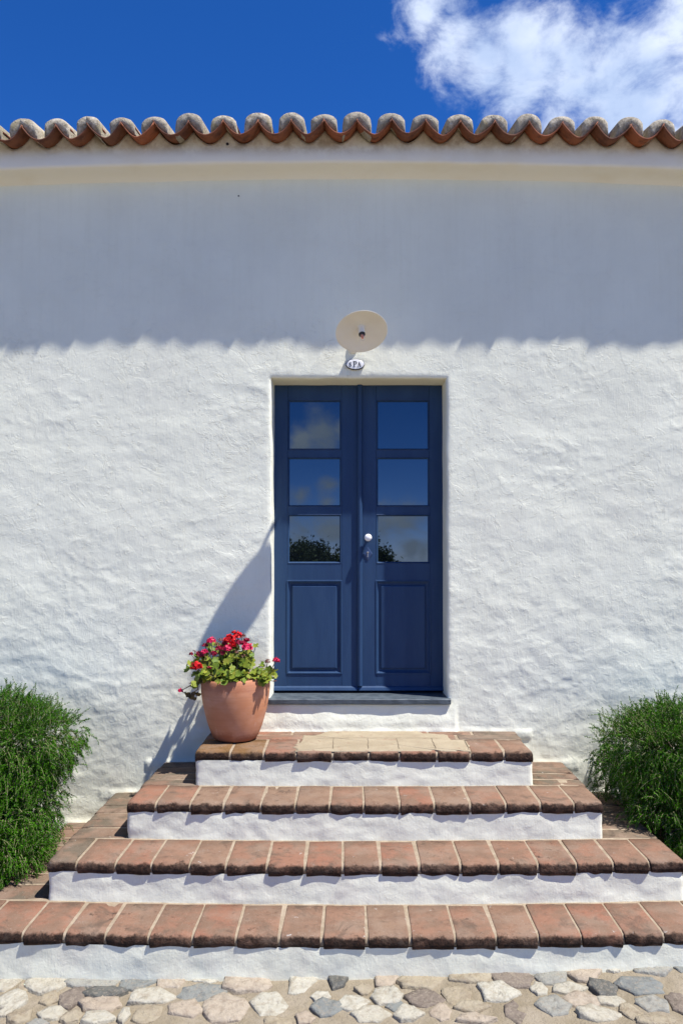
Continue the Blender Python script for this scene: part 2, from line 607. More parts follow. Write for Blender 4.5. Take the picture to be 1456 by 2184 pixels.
def make_leaf(name, a, b, c, scale=40, trans=0.25, spec=0.3):
    t = NT(name)
    P = t.geo.outputs['Position']
    rp = t.geo.outputs['Random Per Island']
    col = t.mix(rp, a, b)
    col = t.mix(t.rng(t.noise(P, scale, 3), 0.52, 0.66, 0, 0.7), col, c)
    t.done(col, 0.55, spec=spec)
    tr = t.n.new('ShaderNodeBsdfTranslucent')
    t.l.new(col, tr.inputs['Color'])
    mx = t.n.new('ShaderNodeMixShader')
    mx.inputs[0].default_value = trans
    t.l.new(t.b.outputs[0], mx.inputs[1])
    t.l.new(tr.outputs[0], mx.inputs[2])
    out = [n for n in t.n if n.type == 'OUTPUT_MATERIAL'][0]
    t.l.new(mx.outputs[0], out.inputs['Surface'])
    return t.m


M['geranium_leaf'] = make_leaf('geranium_leaf', (0.11, 0.19, 0.018), (0.24, 0.28, 0.03), (0.32, 0.28, 0.035), 30, 0.3)
M['geranium_stem'] = plain('geranium_stem', (0.16, 0.12, 0.06), 0.7)
M['red'] = make_leaf('red_petal', (0.55, 0.006, 0.010), (0.62, 0.012, 0.016), (0.42, 0.004, 0.01), 60, 0.2)
M['pink'] = make_leaf('pink_petal', (0.56, 0.012, 0.07), (0.64, 0.03, 0.11), (0.48, 0.008, 0.035), 60, 0.2)
M['crimson'] = make_leaf('crimson_petal', (0.22, 0.008, 0.03), (0.34, 0.01, 0.04), (0.14, 0.01, 0.02), 60, 0.15)
M['dry'] = make_leaf('dried_petal', (0.17, 0.07, 0.045), (0.26, 0.13, 0.085), (0.10, 0.03, 0.02), 60, 0.1)
M['dry_leaf'] = make_leaf('dried_leaf', (0.05, 0.03, 0.012), (0.13, 0.09, 0.02), (0.06, 0.012, 0.012), 30, 0.1)
M['needle'] = make_leaf('rosemary_needle', (0.010, 0.058, 0.001), (0.070, 0.215, 0.004), (0.028, 0.110, 0.002), 10, 0.2, 0.1)
M['twig'] = plain('rosemary_twig', (0.20, 0.19, 0.085), 0.8)
M['old_wood'] = plain('old_rosemary_wood', (0.075, 0.055, 0.038), 0.9)
M['tree_leaf'] = make_leaf('tree_leaf', (0.045, 0.07, 0.014), (0.09, 0.12, 0.025), (0.07, 0.10, 0.02), 5, 0.15)
M['bark'] = plain('tree_bark', (0.11, 0.085, 0.06), 0.9)

# ground
t = NT('sandy_mortar_ground')
P = t.geo.outputs['Position']
col = t.mix(t.rng(t.noise(P, 6, 6, 0.65), 0.35, 0.68), (0.235, 0.195, 0.13), (0.30, 0.255, 0.185))
col = t.mix(t.rng(t.noise(P, 260, 3, 0.65), 0.56, 0.70, 0, 0.7), col, (0.09, 0.07, 0.05))
col = t.mix(t.rng(t.noise(P, 200, 3, 0.65), 0.62, 0.72, 0, 0.6), col, (0.38, 0.33, 0.26))
ydist = t.sep(P)[1]
yard = t.rng(ydist, -11.0, -8.5)
cob = t.ramp(t.voro(P, 5.0, out='Color'), [(0.1, (0.13, 0.12, 0.11)), (0.4, (0.26, 0.21, 0.16)), (0.8, (0.34, 0.29, 0.23))])
fary = t.rng(ydist, -4.6, -4.3, 1.0, 0.0)
joint = t.rng(t.voro(P, 5.0, 'DISTANCE_TO_EDGE'), 0.06, 0.12)
col = t.mix(t.math('MULTIPLY', fary, joint), col, cob)
grass = t.mix(t.noise(P, 3.0, 6, 0.65), (0.07, 0.08, 0.025), (0.20, 0.17, 0.08))
col = t.mix(yard, grass, col)
nrm = t.bump(t.noise(P, 140, 5, 0.7), 0.006)
nrm = t.bump(t.noise(P, 20, 4, 0.6), 0.015, 0.8, nrm)
M['ground'] = t.done(col, 0.95, nrm, spec=0.1)

STONE = {}
for nm, (a, b, c) in {
    'white': ((0.353, 0.328, 0.254), (0.390, 0.371, 0.297), (0.277, 0.246, 0.180)),
    'pink': ((0.324, 0.265, 0.194), (0.343, 0.294, 0.223), (0.259, 0.208, 0.150)),
    'tan': ((0.277, 0.232, 0.155), (0.296, 0.256, 0.180), (0.216, 0.174, 0.115)),
    'grey': ((0.230, 0.227, 0.194), (0.268, 0.260, 0.215), (0.178, 0.174, 0.150)),
    'blue': ((0.165, 0.174, 0.158), (0.192, 0.198, 0.176), (0.131, 0.136, 0.124)),
    'dark': ((0.101, 0.100, 0.086), (0.122, 0.121, 0.103), (0.084, 0.080, 0.066)),
    'mauve': ((0.155, 0.124, 0.096), (0.178, 0.145, 0.112), (0.118, 0.095, 0.072)),
}.items():
    t = NT(nm + '_stone')
    P = t.geo.outputs['Position']
    col = t.mix(t.oi.outputs['Random'], a, b)
    col = t.mix(t.rng(t.noise(P, 22, 6, 0.7, 0.4), 0.45, 0.66), col, c)
    col = t.mix(t.rng(t.noise(P, 120, 4, 0.7), 0.55, 0.70, 0, 0.6), col, tuple(min(0.8, v * 1.35) for v in b))
    nz = t.sep(t.geo.outputs['Normal'])[2]
    col = t.mix(t.math('MULTIPLY', t.rng(t.noise(P, 60, 4, 0.7), 0.5, 0.62), 0.5), col, (0.25, 0.21, 0.155))
    nrm = t.bump(t.noise(P, 70, 6, 0.7), 0.006)
    nrm = t.bump(t.noise(P, 26, 4, 0.6, 0.5), 0.012, 0.8, nrm)
    STONE[nm] = t.done(col, 0.85, nrm, spec=0.25)

# ------------------------------------------------------------------ layout constants
XL, XR = -0.492, 0.589            # door opening
ZS, ZL = 0.926, 2.885             # slab top, lintel
REC = 0.19                        # recess depth
ZSO = 0.905
H = 0.182
XC = 0.072
D1, TD = 0.499, 0.286
HW = 0.924
OV = 0.009
TH = 0.060


def gz(x, y):
    """height of the ground: a slight rise to one side, and a slope falling away beyond the yard"""
    x = np.asarray(x, float)
    y = np.asarray(y, float)
    a = 0.02 * np.clip(x, -3, 3)
    s = np.clip((-y - 9.0) / 8.0, 0, 1)
    s = s * s * (3 - 2 * s)
    return a * (1 - s) - 2.2 * s - np.clip(-y - 17.0, 0, None) * 0.012


# ------------------------------------------------------------------ ground
xs = np.unique(np.concatenate([np.linspace(-3, 3, 121), np.linspace(-14, 14, 57), [-30, -60, -150, -400, -900, 30, 60, 150, 400, 900]]))
ys = np.unique(np.concatenate([np.linspace(-4.6, 0.3, 100), np.linspace(-22, -4.6, 60), [12, 40, 120, 400, 900, -30, -60, -150, -400, -900]]))
gx, gy = np.meshgrid(xs, ys)
gzv = gz(gx, gy) + np.where((np.abs(gx) < 3) & (gy > -4.6), fbm(gx * 6, gy * 6, 31) * 0.012, 0)
V = np.stack([gx, gy, gzv], -1).reshape(-1, 3)
nx = len(xs)
ii, jj = np.meshgrid(np.arange(len(ys) - 1), np.arange(nx - 1), indexing='ij')
a = (ii * nx + jj).ravel()
F = np.stack([a, a + 1, a + nx + 1, a + nx], 1)
ground = tag(fast_quads('ground', V, F, M['ground']), kind='structure')

# ------------------------------------------------------------------ house
house = tag(empty('house'), 'whitewashed house wall with double blue door under a terracotta tiled eave', 'house')

gxs = np.unique(np.round(np.concatenate([np.linspace(XL, XR, 92), np.linspace(-2.6, XL, 180), np.linspace(XR, 2.6, 170), np.linspace(-6, -2.6, 18), np.linspace(2.6, 6, 18)]), 5))
gzs = np.unique(np.round(np.concatenate([np.linspace(-0.2, ZSO, 92), np.linspace(ZSO, ZL, 166), np.linspace(ZL, 4.28, 100)]), 5))
X, Z = np.meshgrid(gxs, gzs)


def wall_relief(x, z):
    wx, wz = x + 0.10 * fbm(x * 2, z * 2, 5, 2), z + 0.08 * fbm(x * 2, z * 2, 8, 2)
    zone = 1.0 / (1.0 + np.exp((z - 3.05) * 14))          # smoother plaster higher up
    low = 1.0 / (1.0 + np.exp((z - 1.35) * 3))
    h = 0.012 * fbm(wx * 0.9, wz * 1.2, 21, 2)
    h = h + (0.35 + 0.65 * zone) * 0.0030 * fbm(wx * 3.2, wz * 5.2, 1, 3, 0.5)
    h = h + zone * (0.0018 + 0.0032 * low) * fbm(wx * 8, wz * 13, 2, 3, 0.55)
    ridge = np.abs(fbm(wx * 6, wz * 10, 3, 3))
    h = h + zone * 0.0026 * np.clip(0.10 - ridge, 0, 1) / 0.10 * (vnoise(x * 3, z * 3, 77) + 0.5)
    return h


Yw = -wall_relief(X, Z)
# the plaster rounds over at the edges of the opening, uneven along them
wob = lambda s, seed: 0.006 * fbm(np.asarray(s) * 7, np.asarray(s) * 0 + seed, seed, 3)
iL, iR = int(np.argmin(abs(gxs - XL))), int(np.argmin(abs(gxs - XR)))
kB, kT = int(np.argmin(abs(gzs - ZSO))), int(np.argmin(abs(gzs - ZL)))
dxl = np.maximum(np.maximum(gxs[iL] - X, X - gxs[iR]), np.maximum(Z - gzs[kT], -9))
edge = np.where((Z > ZSO - 0.02), np.exp(-np.clip(dxl, 0, 1) / 0.008), 0)
Yw = Yw + 0.004 * edge
Xw, Zw = X.copy(), Z.copy()
for k in range(kB, kT + 1):
    Xw[k, iL] += wob(gzs[k], 41)
    Xw[k, iR] += wob(gzs[k], 47) + 0.004
for i in range(iL, iR + 1):
    Zw[kT, i] += 0.5 * wob(gxs[i], 53)
# the strip under the threshold bulges out a little towards the steps
under = np.clip((ZSO - Z) / 0.12, 0, 1) * np.where((X > XL - 0.1) & (X < XR + 0.05), 1, 0)
Yw = Yw - 0.016 * under * (0.6 + 0.8 * (vnoise(X * 5, Z * 3, 91) + 0.5)) * np.where(Z > 0.6, 1, 0)
for k in range(4):
    hw_, top_ = HW + k * TD + 0.10, 4 * H - k * H
    inx = np.where((np.abs(X - XC) < hw_) & (np.abs(X - XC) > (HW + (k - 1) * TD if k else 0) - 0.01), 1, 0)
    lip = top_ + 0.014 + 0.012 * vnoise(X * 11, X * 0 + k, 95)
    Yw = Yw - 0.008 * inx * np.clip((lip - Z) / 0.012, 0, 1) * np.clip((Z - top_ + 0.06) / 0.02, 0, 1) * (0.8 + 0.8 * vnoise(X * 23, Z * 0 + k, 96))
V = np.stack([Xw, Yw, Zw], -1).reshape(-1, 3)
nx = len(gxs)
ii, jj = np.meshgrid(np.arange(len(gzs) - 1), np.arange(nx - 1), indexing='ij')
keep = ~((jj >= iL) & (jj < iR) & (ii >= kB) & (ii < kT))
a = (ii * nx + jj)[keep]
F = np.stack([a, a + 1, a + nx + 1, a + nx], 1)
# reveals of the opening
V = list(map(tuple, V))
F = list(map(tuple, F))
rings = [(0.010, 0.004), (0.026, 0.006), (0.07, 0.006), (0.13, 0.006), (0.215, 0.006)]


def reveal(idx, inward):
    prev = idx
    for (yy, off) in rings:
        cur = []
        for q, i in enumerate(idx):
            p = V[i]
            n_ = 0.0035 * vnoise(p[0] * 9 + p[2] * 9, yy * 30, 61)
            f = off + n_
            f0 = min(1.0, yy / 0.2)
            # the wavy outer edge straightens towards the door
            bx = p[0] * (1 - f0) + (XL if inward[0] > 0 else XR if inward[0] < 0 else p[0]) * f0
            bz = p[2] * (1 - f0) + (ZL if inward[1] < 0 else p[2]) * f0
            V.append((bx + inward[0] * f, yy, bz + inward[1] * f))
            cur.append(len(V) - 1)
        for q in range(len(idx) - 1):
            F.append((prev[q], cur[q], cur[q + 1], prev[q + 1]))
        prev = cur


reveal([k * nx + iL for k in range(kB, kT + 1)], (1, 0))
reveal([kT * nx + i for i in range(iL, iR + 1)], (0, -1))
reveal([k * nx + iR for k in range(kT, kB - 1, -1)], (-1, 0))
# the rest of the house box
b0 = len(V)
for (x, y) in ((-6, 0.0), (-6, 6.0), (6, 6.0), (6, 0.0)):
    V += [(x, y, -0.4), (x, y, 4.28)]
for k in range(3):
    F.append((b0 + 2 * k, b0 + 2 * k + 1, b0 + 2 * k + 3, b0 + 2 * k + 2))
mesh_obj('wall', V, F, M['plaster'], house)


def bow(x):
    return -0.041 * (min(abs(x), 3.2) / 2.1) ** 2


SL = math.tan(R(12))
YE = -0.270
ZE = 4.252


def eave_y(x):
    return YE - 0.009 * (1 - (min(abs(x), 3.2) / 2.1) ** 2)

caps_px = [-92, -20, 52, 124, 192, 262, 331, 405, 478, 552, 622, 691, 761, 834, 906, 979, 1052, 1125, 1195, 1267, 1340, 1409, 1480, 1552]
capx = [at_y(p, 265, -0.23)[0] for p in caps_px]
capx = [capx[0] - 0.195 * k for k in range(8, 0, -1)] + capx + [capx[-1] + 0.195 * k for k in range(1, 9)]


def pan_under(x, y):
    """underside of the pan tiles, where the plaster is worked up against them"""
    d = min(abs(x - c) for c in capx)
    v = max(0.0, 1 - d / 0.0975)
    return ZE + 0.078 - 0.082 * (1 - v ** 1.75) + SL * (y - YE) + bow(x) - 0.004


# cornice: coved soffit, upright face
prof = [(0.01, 4.108), (-0.010, 4.122), (-0.030, 4.134), (-0.075, 4.144), (-0.118, 4.149), (-0.131, 4.155), (-0.137, 4.170), (-0.137, 4.22), (-0.136, 4.28), (-0.132, 4.345), (0.05, 4.42)]
cx = np.linspace(-6, 6, 1100)
V, F = [], []
for i, x in enumerate(cx):
    for j, (y, z) in enumerate(prof):
        n1 = 0.007 * fbm(x * 2.3, j * 0.35, 15, 3)
        zc = z + bow(x) + 0.006 * fbm(x * 1.5, j * 0.3, 19, 3)
        if j >= 8:
            zc = pan_under(x, y) - (0.02 if j == 8 else 0.0)
        V.append((x, y + n1 * (0.3 if j < 1 else 1), zc))
m_ = len(prof)
for i in range(len(cx) - 1):
    for j in range(m_ - 1):
        F.append((i * m_ + j, (i + 1) * m_ + j, (i + 1) * m_ + j + 1, i * m_ + j + 1))
mesh_obj('cornice', V, F, M['cornice'], house)

for (px_, py_, yy, rr_) in ((485, 307, -0.1395, 0.0085), (509, 418, 0.0, 0.005), (1012, 612, 0.0, 0.003)):
    hp = at_y(px_, py_, yy)
    bm = bmesh.new()
    add_lathe(bm, [(0.0, 0.0), (rr_, 0.0), (rr_ * 1.1, -0.006), (rr_, -0.012)], Matrix.Translation((hp[0], yy - 0.002, hp[2])) @ Matrix.Rotation(R(90), 4, 'X'), 10)
    bm_obj('plug_hole', bm, M['dark_metal'], house)

# roof: a rolled deck behind, and the eave row tile by tile
V, F = [], []
dx_ = np.linspace(-6, 6, 370)
for y in (0.02, 0.5, 3.0):
    for x in dx_:
        V.append((x, y, ZE + 0.075 + (y - YE) * SL + 0.03 * math.cos(2 * math.pi * (x - capx[0]) / 0.195) + bow(x)))
for r_ in range(2):
    for i in range(len(dx_) - 1):
        a = r_ * len(dx_) + i
        F.append((a, a + 1, a + len(dx_) + 1, a + len(dx_)))
b0 = len(V)
V += [(-6, 3.0, ZE + 3.26 * SL), (6, 3.0, ZE + 3.26 * SL), (6, 6.2, ZE), (-6, 6.2, ZE)]
F.append((b0, b0 + 1, b0 + 2, b0 + 3))
roof = mesh_obj('roof', V, F, M['tile'], house)


def arch_tile(up, w0, w1, hgt, th, length, seed, n=14):
    """a curved tile lying along +Y (rising), open below (up) or above; w0 half width at the front"""
    rr = random.Random(seed)
    V, F = [], []
    ring = []
    ph = rr.uniform(0, 9)
    for s in range(4):
        f = s / 3
        y = length * f
        hw = w0 + (w1 - w0) * f
        for side in (0, 1):
            row = []
            for k in range(n + 1):
                a = math.pi * k / n
                q = hgt * (hw / w0)
                x = -math.cos(a) * (hw - side * th)
                zz = math.sin(a) ** 0.85 * (q - side * th)
                if not up:
                    x = (-1 + 2 * k / n) * (hw - side * 0.001)
                    zz = -(1 - abs(-1 + 2 * k / n) ** 1.75) * q - side * (-th)
                wv = 0.0035 * math.sin(k * 0.45 + ph) * (1 if s == 0 else 0.2)
                V.append((x, y + wv, zz + 0.002 * math.sin(k * 0.8 + ph)))
                row.append(len(V) - 1)
            ring.append(row)
    for s in range(3):
        o0, i0, o1, i1 = ring[2 * s], ring[2 * s + 1], ring[2 * s + 2], ring[2 * s + 3]
        for k in range(n):
            F.append((o0[k], o0[k + 1], o1[k + 1], o1[k]))
            F.append((i0[k + 1], i0[k], i1[k], i1[k + 1]))
        F.append((o0[0], o1[0], i1[0], i0[0]))
        F.append((o0[n], i0[n], i1[n], o1[n]))
    for (o, i) in ((ring[0], ring[1]), (ring[6], ring[7])):
        for k in range(n):
            F.append((o[k], i[k], i[k + 1], o[k + 1]))
    return V, F


def eave_tile(name, x, y, z, VF, mat, yaw=0.0, roll=0.0):
    o = mesh_obj(name, VF[0], VF[1], mat, roof)
    o.location = (x, y, z)
    o.rotation_euler = (math.atan(SL), roll, yaw)
    md = o.data
    return o


for i, x in enumerate(capx):
    jz, jy = random.uniform(-0.002, 0.002), random.uniform(-0.003, 0.003)
    eave_tile('cover_tile', x, eave_y(x) + 0.045 + jy, ZE + 0.066 + jz + bow(x), arch_tile(True, 0.076, 0.070, 0.052, 0.013, 0.42, i), M['tile'], random.uniform(-0.04, 0.04), random.uniform(-0.06, 0.06))
    # pale mortar packed into the open end: arch above, hollowed to an upturned V below
    n = 16
    outer = [(-math.cos(math.pi * k / n) * 0.082, max(0.0, math.sin(math.pi * k / n)) ** 0.85 * 0.067 - (0.050 if k in (0, n) else 0.018 if k in (1, n - 1) else 0.0)) for k in range(n + 1)]
    inner = []
    for k in range(n + 1):
        u = -1 + 2 * k / n
        inner.append((u * 0.082, 0.020 - 0.082 * (1 - (1 - 0.082 * abs(u) / 0.0975) ** 1.75)))
    V, F = [], []
    ph = random.uniform(0, 50)
    for s, (yy, sc) in enumerate(((0.0, 0.95), (0.010, 1.0), (0.22, 0.97))):
        for ring_ in (outer, [((o[0] + q[0]) / 2, (o[1] + q[1]) / 2) for o, q in zip(outer, inner)], inner):
            for k, (a, b) in enumerate(ring_):
                d = 0.010 * float(fbm(a * 30 + ph, b * 30, 3, 3)) * (0.15 if ring_ is inner else 1)
                V.append((a * sc + d * 0.6, yy + d - (0.010 if ring_ is not outer and ring_ is not inner and s == 0 else 0), b * sc + d * 0.5))
    q = n + 1
    for s in range(2):
        A, B = s * 3 * q, (s + 1) * 3 * q
        for k in range(n):
            F.append((A + k, A + k + 1, B + k + 1, B + k))
            F.append((A + 2 * q + k + 1, A + 2 * q + k, B + 2 * q + k, B + 2 * q + k + 1))
    for k in range(n):
        for w in (0, 1):
            F.append((w * q + k, (w + 1) * q + k, (w + 1) * q + k + 1, w * q + k + 1))
    cap = mesh_obj('mortar_cap', V, F, M['cap'], roof)
    cap.location = (x, eave_y(x) + 0.030 + jy, ZE + 0.068 + jz + bow(x))
    cap.rotation_euler = (math.atan(SL), random.uniform(-0.07, 0.07), random.uniform(-0.05, 0.05))
    cap.scale = (random.uniform(0.93, 1.05), 1.0, random.uniform(0.86, 1.10))
for i in range(len(capx) - 1):
    x = (capx[i] + capx[i + 1]) / 2
    hw = (capx[i + 1] - capx[i]) / 2 + 0.004
    jz, jy = random.uniform(-0.003, 0.003), random.uniform(-0.004, 0.004)
    eave_tile('pan_tile', x, eave_y(x) + jy, ZE + 0.078 + jz + bow(x), arch_tile(False, hw, hw, 0.082, 0.010, 0.44, 100 + i), M['tile'], random.uniform(-0.03, 0.03), random.uniform(-0.035, 0.035))

# ------------------------------------------------------------------ door
YD = REC


def dx(px):
    return at_y(px, 1150, YD)[0]


def dz(py):
    return at_y(765, py, YD)[2]


def frame_loft(bm, x0, x1, z0, z1, prof, close=True):
    """concentric rectangles: prof = [(inset, y)]"""
    rs = []
    for (q, y) in prof:
        rs.append([bm.verts.new((x0 + q, y, z0 + q)), bm.verts.new((x1 - q, y, z0 + q)), bm.verts.new((x1 - q, y, z1 - q)), bm.verts.new((x0 + q, y, z1 - q))])
    for a, b in zip(rs, rs[1:]):
        for k in range(4):
            bm.faces.new((a[k], a[(k + 1) % 4], b[(k + 1) % 4], b[k]))
    if close:
        bm.faces.new(rs[-1])


zb_rows = [(853, 960), (975, 1081), (1097, 1202)]
ZTOP = ZL + 0.012
ZBOT = ZS + 0.016


def make_leaf_door(xa, xb, pa, pb, qa, qb, label):
    """xa..xb leaf, pa..pb glazed width, qa..qb panel width (metres)"""
    bm = bmesh.new()
    g = 0.0006
    add_box(bm, xa, pa - g, YD, YD + 0.042, ZBOT, ZTOP, 0.0025)
    add_box(bm, pb + g, xb, YD, YD + 0.042, ZBOT, ZTOP, 0.0025)
    zr = [(dz(b), dz(a)) for (a, b) in zb_rows]          # (low, high)
    pz0, pz1 = dz(1436), dz(1239)
    rails = [(zr[0][1], ZTOP), (zr[1][1], zr[0][0]), (zr[2][1], zr[1][0]), (pz1, zr[2][0]), (ZBOT, pz0)]
    for (a, b) in rails:
        add_box(bm, pa, pb, YD + 0.0006, YD + 0.041, a, b, 0.0012)
    for (a, b) in zr:
        frame_loft(bm, pa - 0.0005, pb + 0.0005, a - 0.0005, b + 0.0005, [(0.0, YD + 0.001), (0.004, YD - 0.002), (0.010, YD + 0.006), (0.013, YD + 0.017)], False)
    door = bm_obj('door', bm, M['blue'], house)
    door['label'] = label
    for (a, b) in zr:
        bm = bmesh.new()
        add_box(bm, pa + 0.0105, pb - 0.0105, YD + 0.0145, YD + 0.0185, a + 0.0105, b - 0.0105)
        bm_obj('pane', bm, M['glass'], door)
    bm = bmesh.new()
    frame_loft(bm, pa - 0.006, pb + 0.006, pz0 - 0.006, pz1 + 0.006,
               [(0.0, YD + 0.0015), (0.003, YD - 0.004), (0.009, YD - 0.004), (0.016, YD + 0.008), (0.026, YD + 0.0135), (0.032, YD + 0.0135), (0.036, YD + 0.0035), (0.043, YD + 0.0015)])
    bm_obj('panel', bm, M['blue'], door)
    bm = bmesh.new()
    zt = dz(1464)
    n0 = len(bm.verts)
    P_ = [(YD + 0.002, zt + 0.004), (YD - 0.010, zt - 0.006), (YD - 0.016, zt - 0.022), (YD - 0.013, zt - 0.026), (YD + 0.002, zt - 0.024)]
    L_ = [bm.verts.new((xa + 0.001, y, z)) for y, z in P_]
    R_ = [bm.verts.new((xb - 0.001, y, z)) for y, z in P_]
    for k in range(5):
        bm.faces.new((L_[k], L_[(k + 1) % 5], R_[(k + 1) % 5], R_[k]))
    bm.faces.new(L_)
    bm.faces.new(R_[::-1])
    bm_obj('drip_bar', bm, M['blue'], door)
    return door


XM = dx(764)
dl = make_leaf_door(XL + 0.004, dx(763) - 0.001, dx(613), dx(728), dx(610), dx(730), 'left door leaf, mostly sunlit below')
dr = make_leaf_door(dx(763) + 0.001, XR - 0.002, dx(802), dx(916), dx(800), dx(916), 'door leaf with the white knob')
# rounded strip covering the meeting edge
bm = bmesh.new()
xa, xb = dx(761.5), dx(772.5)
pts = [(xa, YD - 0.0008), (xa, YD - 0.012), (xa + 0.006, YD - 0.021), ((xa + xb) / 2, YD - 0.025), (xb - 0.006, YD - 0.021), (xb, YD - 0.012), (xb, YD - 0.0008)]
z0, z1 = dz(1462), ZTOP - 0.006
A = [bm.verts.new((x, y, z0)) for x, y in pts]
B = [bm.verts.new((x, y, z1)) for x, y in pts]
for k in range(len(pts) - 1):
    bm.faces.new((A[k], A[k + 1], B[k + 1], B[k]))
bm.faces.new(A)
bm.faces.new(B[::-1])
bm_obj('meeting_strip', bm, M['blue'], dr)
# knob
kx, kz = dx(784.5), dz(1147)
bm = bmesh.new()
Mk = Matrix.Translation((kx, YD, kz)) @ Matrix.Rotation(R(90), 4, 'X')
add_lathe(bm, [(0.0, 0.0), (0.016, 0.0), (0.016, 0.004), (0.008, 0.007), (0.008, 0.024), (0.014, 0.030), (0.0215, 0.040), (0.0235, 0.048), (0.0215, 0.057), (0.014, 0.063), (0.0, 0.0655)], Mk, 24)
bm_obj('knob', bm, M['porcelain'], dr, True)
# diamond keyhole plate, pivot and cover
ex, ez = dx(784), dz(1181)
bm = bmesh.new()
for (w, y) in ((1.0, YD - 0.0006), (1.0, YD - 0.003), (0.86, YD - 0.0045), (0.0, YD - 0.0045)):
    pass
outl = [(-0.030, 0), (-0.020, -0.014), (0, -0.045), (0.020, -0.014), (0.030, 0), (0.020, 0.014), (0, 0.045), (-0.020, 0.014)]
r0 = [bm.verts.new((ex + a, YD - 0.0006, ez + b)) for a, b in outl]
r1 = [bm.verts.new((ex + a, YD - 0.003, ez + b)) for a, b in outl]
r2 = [bm.verts.new((ex + a * 0.84, YD - 0.005, ez + b * 0.84)) for a, b in outl]
for a, b in ((r0, r1), (r1, r2)):
    for k in range(8):
        bm.faces.new((a[k], a[(k + 1) % 8], b[(k + 1) % 8], b[k]))
bm.faces.new(r2)
esc = bm_obj('keyhole_plate', bm, M['iron'], dr)
bm = bmesh.new()
add_lathe(bm, [(0.0, 0), (0.007, 0), (0.007, 0.004), (0.0, 0.006)], Matrix.Translation((ex, YD - 0.005, ez + 0.009)) @ Matrix.Rotation(R(90), 4, 'X'), 12)
add_box(bm, ex - 0.004, ex + 0.003, YD - 0.008, YD - 0.0051, ez - 0.022, ez + 0.004, 0.001)
bm_obj('keyhole_cover', bm, M['steel'], dr)

# slate threshold
xs_ = np.linspace(XL - 0.014, XR + 0.016, 40)
prof = [(0.24, -0.002), (0.19, -0.002), (0.05, 0.0), (-0.022, -0.002), (-0.0265, -0.007), (-0.0265, -0.030), (-0.022, -0.036), (0.02, -0.036)]
V, F = [], []
for i, x in enumerate(xs_):
    e = 0.004 if i in (0, len(xs_) - 1) else 0
    for j, (y, z) in enumerate(prof):
        V.append((x, y + (e if j in (3, 4, 5, 6) else 0) + 0.0022 * float(fbm(x * 14, j * 0.7, 4, 3)) * (1 if j > 2 else 0), ZS + z + 0.0016 * float(fbm(x * 9, j, 9, 2))))
m_ = len(prof)
for i in range(len(xs_) - 1):
    for j in range(m_ - 1):
        F.append((i * m_ + j, i * m_ + j + 1, (i + 1) * m_ + j + 1, (i + 1) * m_ + j))
F.append(tuple(range(m_)))
F.append(tuple((len(xs_) - 1) * m_ + j for j in range(m_))[::-1])
mesh_obj('threshold', V, F, M['slate'], house, smooth=False)

# ------------------------------------------------------------------ staircase
stairs = tag(empty('staircase', (XC, -0.6, 0)), 'brick and whitewash steps widening down from the blue door on three sides', 'staircase')
stairs_inv = Vector((-XC, 0.6, 0))


def front_bow(x, k):
    return -(0.010 + 0.017 * k) * (1 - ((x - XC) / (HW + k * TD)) ** 2)


def step_dims(k):
    return HW + k * TD, D1 + k * TD, 4 * H - k * H    # half width, front depth, top


def riser_mesh(k):
    hw, d, top = step_dims(k)
    hw -= OV
    d -= OV
    z1 = top - TH + 0.012
    z0 = top - H - 0.03 if k < 3 else -0.12
    path = []
    rc = 0.018
    ns_ = max(8, int((d - rc) / 0.02))
    for s in np.linspace(0.04, -(d - rc), ns_):
        path.append((XC - hw, s, -1, 0))
    for q in range(1, 4):
        a_ = math.pi / 2 * q / 4
        path.append((XC - hw + rc - rc * math.cos(a_), -(d - rc) - rc * math.sin(a_), -math.cos(a_), -math.sin(a_)))
    nf = int(2 * (hw - rc) / 0.013)
    for s in np.linspace(XC - hw + rc, XC + hw - rc, nf):
        path.append((s, -d, 0, -1))
    for q in range(1, 4):
        a_ = math.pi / 2 * q / 4
        path.append((XC + hw - rc + rc * math.sin(a_), -(d - rc) - rc * math.cos(a_), math.sin(a_), -math.cos(a_)))
    for s in np.linspace(-(d - rc), 0.04, ns_):
        path.append((XC + hw, s, 1, 0))
    path = np.array(path)
    nz = 16
    zz = np.linspace(z0, z1, nz)
    arc = np.concatenate([[0], np.cumsum(np.hypot(np.diff(path[:, 0]), np.diff(path[:, 1])))])
    A, Zz = np.meshgrid(arc, zz)
    rel = (Zz - (top - H)) / H
    h = 0.006 * fbm(A * 5, Zz * 9, 200 + k, 3) + 0.0022 * fbm(A * 17, Zz * 26, 210 + k, 3)
    h = h + 0.0035 * np.clip(0.35 - rel, 0, 1) / 0.35 * (0.5 + vnoise(A * 9, Zz * 3, 230 + k))
    h = h + 0.004 * np.clip(fbm(A * 6, Zz * 4, 240 + k, 3), 0, 1)
    Xv = path[:, 0][None] + path[:, 2][None] * h
    Yv = path[:, 1][None] + path[:, 3][None] * h
    bw = np.array([front_bow(p[0], k) if p[3] < -0.3 else 0 for p in path])
    Yv = Yv + bw[None]
    V = np.stack([Xv, Yv, Zz], -1).reshape(-1, 3) - np.array([XC, -0.6, 0])
    n_ = len(path)
    F = []
    for i in range(nz - 1):
        for j in range(n_ - 1):
            F.append((i * n_ + j, i * n_ + j + 1, (i + 1) * n_ + j + 1, (i + 1) * n_ + j))
    return V, F


